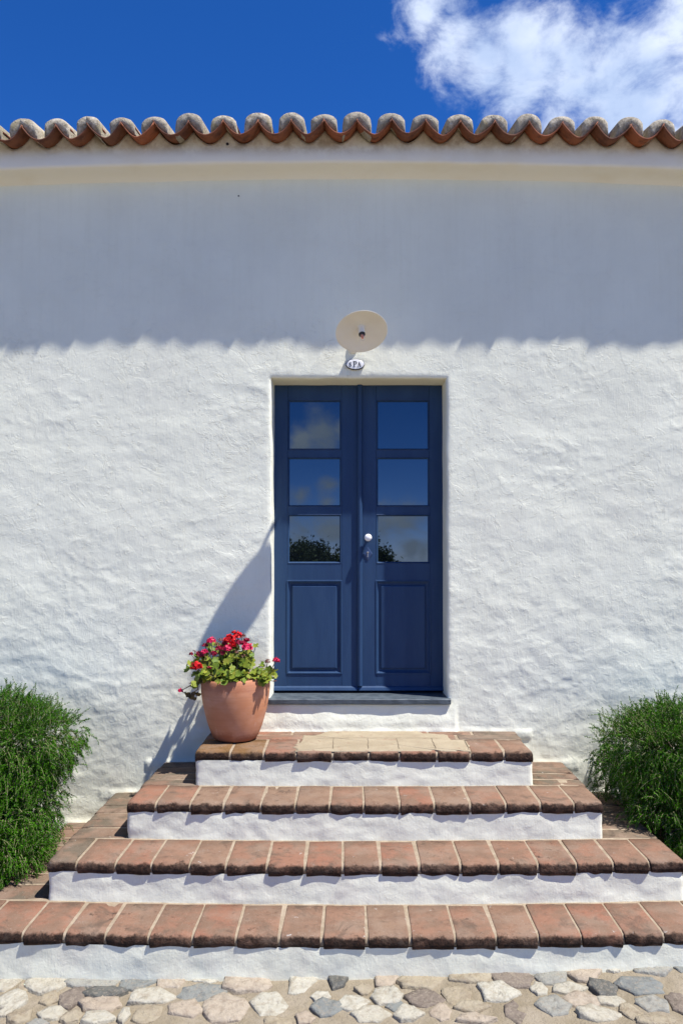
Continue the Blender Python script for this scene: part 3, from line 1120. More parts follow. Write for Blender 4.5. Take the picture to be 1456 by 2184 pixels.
def brick_mesh(w, depth, seed, th=TH, endL=0.0, endR=0.0, nose=True, skewL=0.0, skewR=0.0):
    """local frame: centre of the front edge at the origin, top at z=0, nose towards -Y"""
    rr = random.Random(seed)
    g = 0.0062 + rr.uniform(-0.001, 0.001)
    x0, x1 = -w / 2 + g + rr.uniform(-0.001, 0.0015), w / 2 - g + rr.uniform(-0.0015, 0.001)
    if nose:
        r = 0.017 + rr.uniform(-0.004, 0.006)
        prof = [(depth, 0), (depth * 0.66, 0), (depth * 0.34, 0), (r * 1.6, 0), (r * 0.75, -0.003), (r * 0.3, -0.010), (r * 0.07, -0.021), (0.0, -0.033), (0.003, -0.046), (0.010, -th + 0.003), (0.022, -th), (depth, -th)]
    else:
        prof = [(depth - 0.003, -0.003), (depth - 0.008, 0), (depth * 0.5, 0), (0.008, 0), (0.003, -0.003), (0.0, -0.012), (0.0, -th), (depth, -th)]
    secs = []
    nsec = 7
    for s in range(nsec):
        f = s / (nsec - 1)
        secs.append([x0 + (x1 - x0) * f, 0.0])
    rl, rr_ = max(0.006, endL), max(0.006, endR)
    xs = [(x0, 0.004), (x0 + rl * 0.25, 0.0015), (x0 + rl, 0.0)] + [(x0 + (x1 - x0) * f, 0.0) for f in (0.3, 0.5, 0.7)] + [(x1 - rr_, 0.0), (x1 - rr_ * 0.25, 0.0015), (x1, 0.004)]
    V, F = [], []
    ox, oy = rr.uniform(0, 90), rr.uniform(0, 90)
    m_ = len(prof)
    tilt, lift = rr.uniform(-0.008, 0.008), rr.uniform(-0.0015, 0.002)
    chip = rr.uniform(0.5, 1.5)
    for s, (x, ins) in enumerate(xs):
        big = 0.0
        if endL and s < 2:
            big = endL * (0.42 if s == 0 else 0.14)
        if endR and s > len(xs) - 3:
            big = endR * (0.42 if s == len(xs) - 1 else 0.14)
        for j, (y, z) in enumerate(prof):
            nearf = 1.0 if (nose and 3 <= j <= 9) else 0.15
            n1 = float(fbm(x * 22 + ox, (y + z) * 22 + oy, 5, 3)) * 0.0055 * nearf * chip
            n2 = float(fbm(x * 16 + oy, y * 16 + ox, 6, 2)) * 0.0022
            zz = z
            if j < m_ - 1:
                zz = z - (ins + big) * (1 if z > -0.03 else 0.0)
            else:
                zz = z
            if j == m_ - 2 and nose:
                zz = z + big
            fy = y / depth
            sk = (skewL if x < 0 else skewR) * fy
            yy = y + (big * 0.5 if nearf == 1.0 else 0) + (ins * 0.6 if nearf == 1 else 0) + n1
            V.append((x + sk * abs(x) / (w / 2), yy, zz + n2 + tilt * x + lift + (n1 * 0.45 if nearf == 1 else 0)))
    for s in range(len(xs) - 1):
        for j in range(m_):
            F.append((s * m_ + j, s * m_ + (j + 1) % m_, (s + 1) * m_ + (j + 1) % m_, (s + 1) * m_ + j))
    F.append(tuple(range(m_))[::-1])
    F.append(tuple((len(xs) - 1) * m_ + j for j in range(m_)))
    return V, F


front_joints = {
    0: [420, 490, 563, 632, 709, 786, 852, 931, 1003, 1075, 1142],
    1: [264, 333, 406, 478, 557, 630, 703, 776, 852, 925, 1001, 1077, 1151, 1223, 1293],
    2: [97, 164, 248, 325, 407, 484, 571, 651, 731, 811, 892, 980, 1060, 1144, 1226, 1305, 1383, 1463],
    3: [-150, -45, 52, 142, 230, 322, 415, 507, 597, 687, 782, 873, 967, 1053, 1142, 1233, 1323, 1408, 1505, 1602],
}
nb = 0
for k in range(4):
    hw, d, top = step_dims(k)
    step = mesh_obj('step', *riser_mesh(k), M['riser'], stairs)
    off = np.array([XC, -0.6, 0])
    back = D1 - OV + (k - 1) * TD if k else 0.0       # riser of the step above
    rowdepth = d - (0.215 if k == 0 else back) + (0 if k == 0 else -0.004)
    # bed of mortar that shows in the joints
    V, F = [], []
    cxs = np.linspace(XC - hw + 0.010, XC + hw - 0.010, 60)
    bp = [(0.0, -0.0035), (-(d - 0.05), -0.0035), (-(d - 0.020), -0.009), (-(d - 0.011), -0.024), (-(d - 0.010), -0.045), (-(d - 0.03), -0.056)]
    for i, x in enumerate(cxs):
        e = 0.012 if i in (0, len(cxs) - 1) else 0
        for j, (y, z) in enumerate(bp):
            V.append((x - off[0], y - off[1] + (front_bow(x, k) if j else 0) + 0.004 * float(fbm(x * 25, j * 0.8, 300 + k, 3)), top + z - e + 0.0025 * float(fbm(x * 18, y * 18, 310 + k, 3))))
    m_ = len(bp)
    for i in range(len(cxs) - 1):
        for j in range(m_ - 1):
            F.append((i * m_ + j, i * m_ + j + 1, (i + 1) * m_ + j + 1, (i + 1) * m_ + j))
    for i in (0, len(cxs) - 1):
        F.append(tuple(i * m_ + j for j in range(m_)))
    mesh_obj('mortar_bed', V, F, M['mortar'], step)
    # front row
    js = [at_y(p, 1600 + 115 * k, -d)[0] for p in front_joints[k]]
    js[0], js[-1] = XC - hw, XC + hw
    for i in range(len(js) - 1):
        a, b = js[i], js[i + 1]
        eL = 0.022 if i == 0 else 0.0
        eR = 0.022 if i == len(js) - 2 else 0.0
        nb += 1
        sl = 0.0
        dep = rowdepth
        VF = brick_mesh(b - a, dep, nb, endL=eL, endR=eR)
        mat = M['brick']
        if k == 0 and i in (0, 1):
            mat = M['corner_brick']
        if k == 2 and i == 0:
            mat = M['side_brick']
        o = mesh_obj('brick', *VF, mat, step)
        x = (a + b) / 2
        o.location = (x - off[0], -d + front_bow(x, k) + random.uniform(-0.003, 0.003) - off[1], top + random.uniform(-0.001, 0.001))
        o.rotation_euler = (random.uniform(-0.006, 0.006), random.uniform(-0.006, 0.006), random.uniform(-0.018, 0.018))
    # rows down the sides, laid across
    if k:
        y0 = back + 0.0
        for sgn in (-1, 1):
            y = -0.012
            while y > -y0 + 0.03:
                w = random.uniform(0.112, 0.132)
                if -y0 - (y - w) > -0.05 and (y - w) < -y0 + 0.05:
                    w = y + y0
                nb += 1
                VF = brick_mesh(w, TD + OV - 0.004, nb, endL=0, endR=0)
                o = mesh_obj('brick', *VF, M['side_brick'], step)
                o.location = (XC + sgn * hw - off[0] + random.uniform(-0.006, 0.006), y - w / 2 - off[1], top + random.uniform(-0.0015, 0.0015))
                o.rotation_euler = (0, 0, R(90) * sgn + random.uniform(-0.012, 0.012))
                y -= w
    else:
        # landing: two rows laid lengthwise against the wall
        for (ya, yb) in ((-0.012, -0.098), (-0.102, -0.213)):
            x = XC - hw + 0.002
            first = True
            while x < XC + hw - 0.05:
                w = min(random.uniform(0.25, 0.31) if not first else random.uniform(0.16, 0.28), XC + hw - x)
                if XC + hw - x - w < 0.08:
                    w = XC + hw - x
                nb += 1
                VF = brick_mesh(w, ya - yb - 0.006, nb, nose=False)
                o = mesh_obj('brick', *VF, M['side_brick'] if x > 0.6 else M['brick'], step)
                o.location = (x + w / 2 - off[0], yb + 0.003 - off[1], top)
                x += w
                first = False
        # worn patch of pale mortar smeared over the landing
        outl = [(626, 1607), (630, 1592), (640, 1580), (646, 1567), (668, 1566), (690, 1561), (712, 1556), (740, 1557), (790, 1555.5), (850, 1556), (890, 1556), (905, 1563), (945, 1566), (960, 1576), (990, 1578), (1002, 1588), (1001, 1603),
                (975, 1600), (950, 1601), (930, 1600), (905, 1606), (880, 1604), (850, 1607), (820, 1605), (790, 1607), (760, 1604), (735, 1606), (710, 1602), (690, 1604), (660, 1605)]
        top_pts = []
        n_o = len(outl)
        for q in range(n_o):
            p0, p1 = outl[q], outl[(q + 1) % n_o]
            for f in (0, 0.2, 0.4, 0.6, 0.8):
                pt = at_z(p0[0] * (1 - f) + p1[0] * f, p0[1] * (1 - f) + p1[1] * f, top + 0.004)
                top_pts.append((pt[0] + 0.030 * float(fbm(pt[0] * 22, pt[1] * 22, 3, 3)), max(-(d - 0.016) + front_bow(pt[0], 0), min(-0.012, pt[1] + 0.034 * float(fbm(pt[0] * 20, pt[1] * 20, 9, 3))))))
        ctr = np.mean(top_pts, 0)
        V, F = [], []
        nn = len(top_pts)
        for (sc, z) in ((1.0, -0.004), (0.996, 0.0008), (0.97, 0.0026), (0.7, 0.0034), (0.35, 0.0036)):
            for p in top_pts:
                q = ctr + (np.array(p) - ctr) * sc
                V.append((q[0] - off[0], q[1] - off[1], top + z + (0.0012 * float(fbm(q[0] * 12, q[1] * 12, 8, 2)) if z > 0 else 0)))
        V.append((ctr[0] - off[0], ctr[1] - off[1], top + 0.0037))
        for s in range(4):
            for q in range(nn):
                F.append((s * nn + q, s * nn + (q + 1) % nn, (s + 1) * nn + (q + 1) % nn, (s + 1) * nn + q))
        for q in range(nn):
            F.append((4 * nn + q, 4 * nn + (q + 1) % nn, len(V) - 1))
        pm = mesh_obj('mortar_patch', V, F, M['patch'], step)
        # hairline cracks over the joints below
        for a in [at_y(q, 1600, -d)[0] for q in front_joints[0][4:9]] + [None]:
            if a is None:
                line = [(x_, -0.205 + 0.006 * float(vnoise(x_ * 25, 0.0, 5))) for x_ in np.linspace(ctr[0] - 0.36, ctr[0] + 0.36, 60)]
            else:
                line = [(a + 0.006 * float(vnoise(y_ * 30, a * 9, 6)), y_) for y_ in np.linspace(-d + 0.045, -0.215, 14)]
            V, F = [], []
            for q, (x_, y_) in enumerate(line):
                w_ = 0.0010 + 0.0012 * float(vnoise(q * 0.7, a or 3.3, 8) + 0.5)
                dx__, dy__ = (0, w_) if a is None else (w_, 0)
                for sg_ in (-1, 1):
                    V.append((x_ + sg_ * dx__ - off[0], y_ + sg_ * dy__ - off[1], top + 0.0052))
                V.append((x_ - off[0], y_ - off[1], top + 0.0030))
                V.append((x_ - off[0], y_ - off[1], top + 0.0050))
            for q in range(len(line) - 1):
                b_ = q * 4
                F.append((b_, b_ + 4, b_ + 5, b_ + 1))
            mesh_obj('crack', V, F, M['crack'], step, smooth=False)


def in_stairs(x, y, z, pad=0.006):
    r_ = np.zeros(len(x), bool)
    for k in range(4):
        hw, d, top = step_dims(k)
        r_ |= (np.abs(x - XC) < hw + pad) & (y > -d - pad) & (z < top + pad)
    return r_


# ------------------------------------------------------------------ cobbles
def stone_mesh(pts, hgt, seed):
    """pts: outline in metres about 0; domed, chipped top"""
    n = len(pts)
    ox = seed * 3.17
    V, F = [], []
    for (sc, z) in ((1.03, -0.03), (1.0, hgt * 0.45), (0.955, hgt * 0.93), (0.70, hgt * 1.0), (0.35, hgt * 1.02)):
        for (a, b) in pts:
            nz_ = float(fbm(a * 20 + ox, b * 20, 5, 3)) * hgt * 0.7 if z > 0 else 0
            V.append((a * sc, b * sc, z + nz_))
    V.append((0, 0, hgt * 1.05 + float(fbm(ox, 0, 5, 3)) * hgt * 0.5))
    for s in range(4):
        for q in range(n):
            F.append((s * n + q, s * n + (q + 1) % n, (s + 1) * n + (q + 1) % n, (s + 1) * n + q))
    for q in range(n):
        F.append((4 * n + q, 4 * n + (q + 1) % n, 5 * n))
    return V, F


def stone_outline(rx, ry, seed):
    rr = random.Random(seed)
    nco = rr.choice([5, 6, 6, 7])
    angs = sorted(2 * math.pi * (k + rr.uniform(-0.28, 0.28)) / nco for k in range(nco))
    cor = [(math.cos(a) * rr.uniform(0.84, 1.16), math.sin(a) * rr.uniform(0.84, 1.16)) for a in angs]
    pts = []
    for k in range(nco):
        p, c, q = cor[k - 1], cor[k], cor[(k + 1) % nco]
        for (u, w) in ((p, 0.10), (None, 0), (q, 0.10)):
            if u is None:
                pts.append((c[0] * 0.99, c[1] * 0.99))
            else:
                pts.append((c[0] * (1 - w) + u[0] * w, c[1] * (1 - w) + u[1] * w))
        m = ((c[0] + q[0]) / 2, (c[1] + q[1]) / 2)
        b = rr.uniform(0.93, 1.05)
        pts.append((m[0] * b, m[1] * b))
    mx = max(abs(p[0]) for p in pts)
    my = max(abs(p[1]) for p in pts)
    return [(p[0] / mx * rx * rr.uniform(0.95, 1.05), p[1] / my * ry * rr.uniform(0.95, 1.05)) for p in pts]


zl = [(45, 505, 95, 75, 'white'), (205, 515, 165, 80, 'white'), (400, 505, 215, 62, 'grey'), (585, 512, 150, 66, 'blue'), (445, 560, 175, 42, 'dark'), (735, 505, 115, 75, 'pink'),
      (890, 492, 145, 46, 'white'), (1060, 520, 185, 85, 'pink'), (1275, 515, 135, 85, 'white'), (1440, 500, 80, 76, 'dark'), (862, 558, 180, 72, 'blue'), (55, 590, 118, 78, 'white'),
      (305, 580, 100, 85, 'mauve'), (215, 580, 80, 52, 'tan'), (650, 578, 195, 68, 'white'), (430, 607, 170, 50, 'pink'), (225, 645, 110, 50, 'white'), (800, 628, 150, 72, 'pink'),
      (962, 628, 175, 108, 'pink'), (1140, 610, 165, 90, 'white'), (1365, 575, 80, 44, 'white'), (1395, 628, 130, 72, 'blue'), (1300, 668, 80, 50, 'pink'), (630, 655, 108, 72, 'tan'),
      (530, 655, 48, 60, 'white'), (415, 662, 150, 56, 'white'), (312, 658, 78, 56, 'tan'), (85, 662, 100, 55, 'tan'), (20, 645, 58, 38, 'white'), (160, 688, 90, 30, 'grey'), (105, 535, 60, 40, 'tan'), (1180, 690, 110, 40, 'tan')]
zr_ = [(190, 505, 95, 68, 'pink'), (325, 500, 200, 80, 'tan'), (550, 485, 170, 62, 'tan'), (720, 490, 165, 80, 'mauve'), (895, 485, 130, 85, 'grey'), (1025, 470, 150, 85, 'pink'),
       (1147, 450, 78, 46, 'white'), (1308, 450, 165, 62, 'grey'), (1440, 440, 70, 56, 'blue'), (195, 575, 122, 70, 'white'), (355, 585, 150, 70, 'mauve'), (487, 567, 120, 76, 'tan'),
       (665, 558, 172, 76, 'white'), (840, 545, 66, 52, 'white'), (970, 543, 145, 46, 'white'), (1110, 545, 115, 66, 'dark'), (1275, 532, 185, 66, 'blue'), (45, 603, 125, 62, 'white'),
       (235, 615, 82, 42, 'blue'), (290, 650, 120, 60, 'white'), (560, 618, 148, 50, 'tan'), (738, 640, 84, 98, 'mauve'), (900, 622, 140, 76, 'grey'), (1022, 592, 150, 60, 'pink'),
       (1147, 594, 100, 40, 'white'), (1090, 652, 180, 60, 'white'), (1322, 612, 128, 64, 'grey'), (1440, 605, 85, 76, 'mauve'), (424, 643, 88, 66, 'pink'), (580, 672, 160, 42, 'pink'),
       (125, 655, 150, 56, 'white'), (1235, 645, 80, 64, 'tan'), (1335, 680, 150, 40, 'tan'), (95, 545, 70, 34, 'tan')]
spots = []
for lst, ox in ((zl, 0), (zr_, 728)):
    for (cx_, cy_, w, h_, col_) in lst:
        px, py = cx_ / 2 + ox, cy_ / 2 + 1840
        c0 = at_z(px, py, 0.02 * (px - 748) / 560)
        c1 = at_z(px + w / 4, py, c0[2])
        f0, f1 = at_z(px, py + h_ / 4, c0[2]), at_z(px, py - h_ / 4, c0[2])
        spots.append((c0[0], (f0[1] + f1[1]) / 2, (c1[0] - c0[0]) * 1.20, abs(f1[1] - f0[1]) / 2 * 1.20, col_))
n_seen = len(spots)
# the same paving goes on outside the frame
rr = random.Random(5)
placed = list(spots)
tries = 0
while len(placed) < 298 and tries < 14000:
    tries += 1
    x, y = rr.uniform(-2.2, 2.3), rr.uniform(-3.3, -1.36)
    rx, ry = rr.uniform(0.045, 0.115), rr.uniform(0.04, 0.085)
    if tries > 3500:
        x, y = rr.uniform(-1.6, 1.7), rr.uniform(-2.2, -1.36)
        rx, ry = rr.uniform(0.012, 0.034), rr.uniform(0.010, 0.024)
    if y > -2.25 and abs(x) < 1.4:
        pass
    p = at_z  # paving is laid up to the lowest riser
    if abs(x - XC) < HW + 3 * TD + 0.03 and y > -(D1 + 3 * TD) - 0.05 - ry:
        continue
    if all(abs(x - q[0]) > (rx + q[2]) * 0.90 or abs(y - q[1]) > (ry + q[3]) * 0.90 for q in placed):
        placed.append((x, y, rx, ry, rr.choice(['white', 'white', 'pink', 'pink', 'tan', 'tan', 'grey', 'blue', 'dark', 'mauve'])))
for i, (x, y, rx, ry, col_) in enumerate(placed):
    hgt = 0.007 + 0.008 * ((i * 37) % 10) / 10 + (0.006 if col_ == 'dark' else 0)
    o = mesh_obj('cobblestone', *stone_mesh(stone_outline(rx, ry, 900 + i), hgt, i), STONE[col_], ground, smooth=True)
    o.location = (x, y, float(gz(x, y)) + 0.001)
    o.rotation_euler = (rr.uniform(-0.05, 0.05), rr.uniform(-0.05, 0.05), 0)
# small chips between them
for i in range(0):
    pass

# ------------------------------------------------------------------ pot and geranium
PX_, PY_ = -0.668, -0.205
ZT = 4 * H
pot = tag(empty('flower_pot', (PX_, PY_, ZT + 0.004)), 'round terracotta pot with a damp stained foot on the top step beside the door', 'flower pot')
prof = [(0.0, 0.0), (0.110, 0.0), (0.121, 0.005), (0.131, 0.022), (0.1425, 0.048), (0.155, 0.082), (0.1665, 0.120), (0.178, 0.165), (0.187, 0.210), (0.1945, 0.258), (0.198, 0.297), (0.197, 0.325), (0.1935, 0.343), (0.1905, 0.350), (0.184, 0.354), (0.176, 0.351), (0.172, 0.340), (0.170, 0.30)]
bm = bmesh.new()
add_lathe(bm, prof, n=56)
for v in bm.verts:
    a_ = math.atan2(v.co.y, v.co.x)
    s = 1 + 0.006 * math.sin(2 * a_ + 1) + 0.010 * float(fbm(a_ * 1.5, v.co.z * 5, 3, 2))
    v.co.x *= s
    v.co.y *= s
    v.co.z += 0.004 * math.sin(a_ + 2) * v.co.z / 0.35
bm_obj('vessel', bm, M['pot'], pot, True)
bm = bmesh.new()
add_lathe(bm, [(0.0, 0.318), (0.09, 0.314), (0.174, 0.306)], n=28)
for v in bm.verts:
    v.co.z += 0.012 * float(fbm(v.co.x * 20, v.co.y * 20, 2, 3))
bm_obj('soil', bm, M['soil'], pot, True)

ger = tag(empty('geranium', (PX_, PY_, ZT + 0.31)), 'bushy geranium with red and pink flowers growing in the terracotta pot', 'plant')
GO = np.array([PX_, PY_, ZT + 0.31])


def gpt(zx, zy, y):
    """a point of the plant given where the photograph shows it, at depth y"""
    return at_y(350 + zx / 4.16, 1300 + zy / 4.16, y) - GO


# leaves: scalloped, cupped discs
clumps = [(480, 520, 130, 90, -0.26, 62), (600, 500, 150, 110, -0.24, 84), (700, 470, 90, 90, -0.22, 40), (560, 420, 130, 70, -0.18, 36), (400, 590, 80, 50, -0.31, 26), (330, 450, 70, 70, -0.20, 20),
          (620, 590, 190, 50, -0.33, 48), (850, 580, 90, 55, -0.27, 34), (900, 620, 70, 40, -0.30, 18), (290, 630, 40, 50, -0.28, 11), (260, 520, 60, 60, -0.24, 10), (640, 350, 60, 40, -0.18, 9), (950, 570, 50, 60, -0.25, 9),
          (470, 340, 110, 50, -0.16, 15), (740, 410, 60, 60, -0.2, 14), (520, 630, 50, 20, -0.38, 8), (855, 490, 25, 20, -0.24, 3), (815, 320, 12, 10, -0.2, 2)]
VL, FL = [], []
leaf_pts = []
gr = random.Random(3)
for (zx, zy, sx, sy, y, n) in clumps:
    for q in range(int(n * 1.25)):
        while True:
            a, b, c = gr.uniform(-1, 1), gr.uniform(-1, 1), gr.uniform(-1, 1)
            if a * a + b * b + c * c < 1:
                break
        p = gpt(zx + a * sx, zy + b * sy, max(-0.40, min(-0.05, y + c * 0.10)))
        leaf_pts.append(p)
        rad = gr.uniform(0.013, 0.026)
        nrm = Vector((gr.uniform(-0.7, 0.7) + a * 0.5, gr.uniform(-1.0, 0.3), gr.uniform(0.15, 1.0))).normalized()
        tx = nrm.cross(Vector((gr.uniform(-1, 1), gr.uniform(-1, 1), gr.uniform(-1, 1)))).normalized()
        ty = nrm.cross(tx)
        b0 = len(VL)
        cup = gr.uniform(-0.1, 0.45)
        VL.append(tuple(Vector(p)))
        m_ = 15
        for s in range(m_):
            th_ = 2 * math.pi * (s + 0.5) / m_
            rad_s = rad * (1 + 0.13 * math.cos(5 * th_)) * (0.35 if s in (m_ - 1,) else 1)
            v = Vector(p) + tx * rad_s * math.cos(th_) + ty * rad_s * math.sin(th_) + nrm * rad * (cup + 0.12 * math.cos(5 * th_))
            VL.append(tuple(v))
        for s in range(m_):
            FL.append((b0, b0 + 1 + s, b0 + 1 + (s + 1) % m_))
fo = mesh_obj('foliage', VL, FL, M['geranium_leaf'], ger)
fo['kind'] = 'stuff'
# withered leaves hanging on the low side shoot
VL, FL = [], []
for (zx, zy) in ((210, 745), (245, 755), (270, 740), (290, 755), (265, 790), (300, 740), (225, 780), (330, 620), (480, 610), (700, 605), (445, 640)):
    for q in range(2):
        p = Vector(gpt(zx + gr.uniform(-15, 15), zy + gr.uniform(-14, 14), -0.30))
        a = Vector((gr.uniform(-1, 1), gr.uniform(-1, 1), gr.uniform(-1, 1))).normalized()
        b = a.cross(Vector((0.2, 1, 0.4))).normalized()
        b0 = len(VL)
        s = gr.uniform(0.010, 0.018)
        for (u, w, e) in ((1, 0, 0), (0.4, 0.7, 0.3), (-0.6, 0.6, 0), (-1, 0, 0.3), (-0.5, -0.7, 0), (0.5, -0.6, 0.4)):
            VL.append(tuple(p + a * u * s + b * w * s + a.cross(b) * e * s))
        FL.append(tuple(range(b0, b0 + 6)))
dl_ = mesh_obj('withered_foliage', VL, FL, M['dry_leaf'], ger)
dl_['kind'] = 'stuff'
heads = [(585, 275, 56, 'red', -0.24), (655, 235, 40, 'red', -0.20), (690, 240, 36, 'dry', -0.19), (420, 282, 40, 'pink', -0.24), (365, 322, 26, 'crimson', -0.24), (562, 352, 40, 'pink', -0.29), (738, 342, 46, 'pink', -0.27),
         (442, 396, 32, 'crimson', -0.28), (322, 406, 42, 'crimson', -0.25), (240, 396, 20, 'crimson', -0.22), (287, 512, 50, 'red', -0.30), (395, 520, 22, 'crimson', -0.33), (992, 456, 32, 'pink', -0.27),
         (920, 465, 30, 'dry', -0.26), (980, 526, 14, 'dry', -0.26), (984, 636, 16, 'dry', -0.29), (147, 722, 24, 'pink', -0.28), (500, 275, 24, 'dry', -0.2), (735, 275, 28, 'crimson', -0.2), (700, 412, 20, 'dry', -0.3),
         (660, 300, 34, 'crimson', -0.24), (490, 350, 34, 'crimson', -0.26), (236, 655, 14, 'dry', -0.3), (620, 205, 22, 'red', -0.2), (540, 300, 30, 'crimson', -0.22), (610, 320, 34, 'red', -0.25), (470, 310, 26, 'dry', -0.23), (700, 300, 30, 'crimson', -0.22), (520, 390, 24, 'crimson', -0.29), (640, 380, 20, 'dry', -0.3), (360, 380, 30, 'pink', -0.27), (268, 372, 14, 'dry', -0.22), (815, 322, 13, 'dry', -0.2)]
stem_bm = bmesh.new()
for (zx, zy, r_, mt, y) in heads:
    c = Vector(gpt(zx, zy, y))
    rad = r_ / 4.16 / 1650 * 4.45 * 0.98
    VL, FL = [], []
    npet = int(26 + r_ * 1.3) if mt != 'dry' else int(12 + r_ * 0.7)
    for q in range(npet):
        d = Vector((gr.gauss(0, 1), gr.gauss(0, 1), gr.gauss(0, 1)))
        d.z = abs(d.z) * 0.8 - 0.25 * d.length * gr.random()
        d.normalize()
        p = c + d * rad * gr.uniform(0.55, 1.0)
        n_ = (d + Vector((gr.uniform(-0.7, 0.7), gr.uniform(-0.7, 0.7), gr.uniform(-0.7, 0.7)))).normalized()
        a = n_.cross(Vector((gr.uniform(-1, 1), gr.uniform(-1, 1), gr.uniform(-1, 1)))).normalized()
        b = n_.cross(a)
        s = rad * gr.uniform(0.26, 0.42) + 0.001
        if mt == 'dry':
            s *= 0.75
        b0 = len(VL)
        for (u, w, e) in ((1.0, 0, 0.25), (0.55, 0.62, 0.1), (-0.3, 0.55, 0), (-0.9, 0, -0.1), (-0.3, -0.55, 0), (0.55, -0.62, 0.1)):
            VL.append(tuple(p + a * u * s + b * w * s + n_ * e * s))
        FL.append(tuple(range(b0, b0 + 6)))
    mesh_obj('flower_head', VL, FL, M[mt], ger, smooth=False)
    base = Vector((c.x * 0.45 + gr.uniform(-0.03, 0.03), c.y * 0.4, 0.0))
    base.x = max(-0.12, min(0.12, base.x))
    base.y = max(-0.11, min(0.11, base.y))
    mid = (base + c) / 2 + Vector((c.x * 0.12, c.y * 0.1, 0.02))
    add_tube(stem_bm, [base, base * 0.6 + mid * 0.4 + Vector((0, 0, 0.02)), mid, mid * 0.4 + c * 0.6, c], [0.0042, 0.0038, 0.0032, 0.0024, 0.0018], 5)
for q in range(0, len(leaf_pts), 5):
    c = Vector(leaf_pts[q])
    base = Vector((max(-0.12, min(0.12, c.x * 0.5)), max(-0.11, min(0.11, c.y * 0.4)), 0.0))
    add_tube(stem_bm, [base, (base + c) / 2 + Vector((0, 0, 0.015)), c], [0.0028, 0.002, 0.0011], 4)
# the drooping side shoot
sh = [gpt(360, 600, -0.30), gpt(320, 600, -0.33), gpt(295, 640, -0.33), gpt(300, 710, -0.32), gpt(250, 740, -0.30), gpt(180, 740, -0.29), gpt(150, 725, -0.28)]
add_tube(stem_bm, [Vector((-0.11, -0.05, 0.0))] + [Vector(p) for p in sh], [0.004, 0.004, 0.0035, 0.003, 0.0028, 0.0022, 0.0018, 0.0014], 5)
bm_obj('stems', stem_bm, M['geranium_stem'], ger, True)

# ------------------------------------------------------------------ lamp
lc = Vector((0.061, -0.352, 3.068))
lamp = tag(empty('wall_lamp', (0.012, 0.0, 3.063)), 'cream enamel disc lamp on a thin arm sticking out above the door', 'lamp')
LO = Vector((0.012, 0.0, 3.063))
nrm = Vector((0.10, -0.56, -0.82)).normalized()
Q = nrm.to_track_quat('Z', 'Y').to_matrix().to_4x4()
Ms = Matrix.Translation(lc - LO) @ Q
bm = bmesh.new()
Rr = 0.1485
prof = [(0.022, -0.034), (0.030, -0.030), (0.06, -0.022), (0.10, -0.010), (0.13, -0.002), (Rr - 0.001, 0.004), (Rr, 0.006), (Rr - 0.002, 0.0065), (0.13, 0.000), (0.10, -0.008), (0.06, -0.019), (0.030, -0.026), (0.022, -0.026)]
add_lathe(bm, prof, Ms, 64)
bm_obj('lamp_shade', bm, M['enamel'], lamp, True)
bm = bmesh.new()
add_lathe(bm, [(0.0, -0.060), (0.018, -0.058), (0.021, -0.05), (0.024, -0.030), (0.026, -0.0255), (0.024, -0.022), (0.0190, -0.018), (0.0190, 0.024), (0.0, 0.024)], Ms, 24)
socket = bm_obj('lamp_holder', bm, M['enamel'], lamp, True)
bm = bmesh.new()
add_lathe(bm, [(0.0, 0.0245), (0.0182, 0.0245), (0.0192, 0.026), (0.0185, 0.031), (0.012, 0.032), (0.0, 0.032)], Ms, 24)
bm_obj('holder_ring', bm, M['dark_metal'], socket, True)
bm = bmesh.new()
add_lathe(bm, [(0.011, 0.0325), (0.013, 0.040), (0.0165, 0.052), (0.0165, 0.062), (0.012, 0.071), (0.0, 0.0745)], Ms, 20)
bulb = bm_obj('bulb', bm, M['bulb'], lamp, True)
bm = bmesh.new()
for s in (-1, 1):
    add_tube(bm, [Ms @ Vector((s * 0.003, 0, 0.033)), Ms @ Vector((s * 0.005, 0.002 * s, 0.048)), Ms @ Vector((s * 0.002, 0, 0.062))], 0.0042, 6)
bm_obj('filament', bm, M['filament'], bulb)
bm = bmesh.new()
tip = Ms @ Vector((0, 0, -0.055))
add_tube(bm, [Vector((0, 0.012, 0)), Vector((0.004, -0.06, 0.004)), tip * 0.55 + Vector((0, 0, 0.004)), tip * 0.88 + Vector((0, 0, 0.004)), tip, Ms @ Vector((0, 0, -0.04))], 0.0115, 12)
bm_obj('arm', bm, M['enamel'], lamp, True)
bm = bmesh.new()
add_lathe(bm, [(0.0, -0.012), (0.030, -0.012), (0.031, 0.004), (0.024, 0.010), (0.0, 0.012)], Matrix.Rotation(R(90), 4, 'X'), 24)
bm_obj('wall_plate', bm, M['enamel'], lamp, True)

# ------------------------------------------------------------------ oval sign
sp = at_y(757.3, 777.2, -0.012)
sign = tag(empty('oval_sign', (sp[0], -0.006, sp[2])), 'small oval enamel sign reading SPA in black, fixed between lamp and door', 'sign')
bm = bmesh.new()
A_, B_ = 0.0575, 0.0335
n = 48


def oval(bm, prof):
    rs = []
    for (s, y) in prof:
        rs.append([bm.verts.new(((A_ - s) * math.cos(2 * math.pi * k / n), y, (B_ - s) * math.sin(2 * math.pi * k / n))) for k in range(n)])
    for a, b in zip(rs, rs[1:]):
        for k in range(n):
            bm.faces.new((a[k], a[(k + 1) % n], b[(k + 1) % n], b[k]))
    bm.faces.new(rs[-1])
    bm.faces.new(rs[0][::-1])


oval(bm, [(0.001, 0.006), (0.0, 0.0), (0.0, -0.008), (0.0012, -0.010), (0.0035, -0.0105)])
plate = bm_obj('rim', bm, M['sign_black'], sign)
bm = bmesh.new()
oval(bm, [(0.0036, -0.009), (0.0036, -0.0112), (0.006, -0.0125), (0.02, -0.0135)])
face = bm_obj('plate', bm, M['sign_white'], sign)


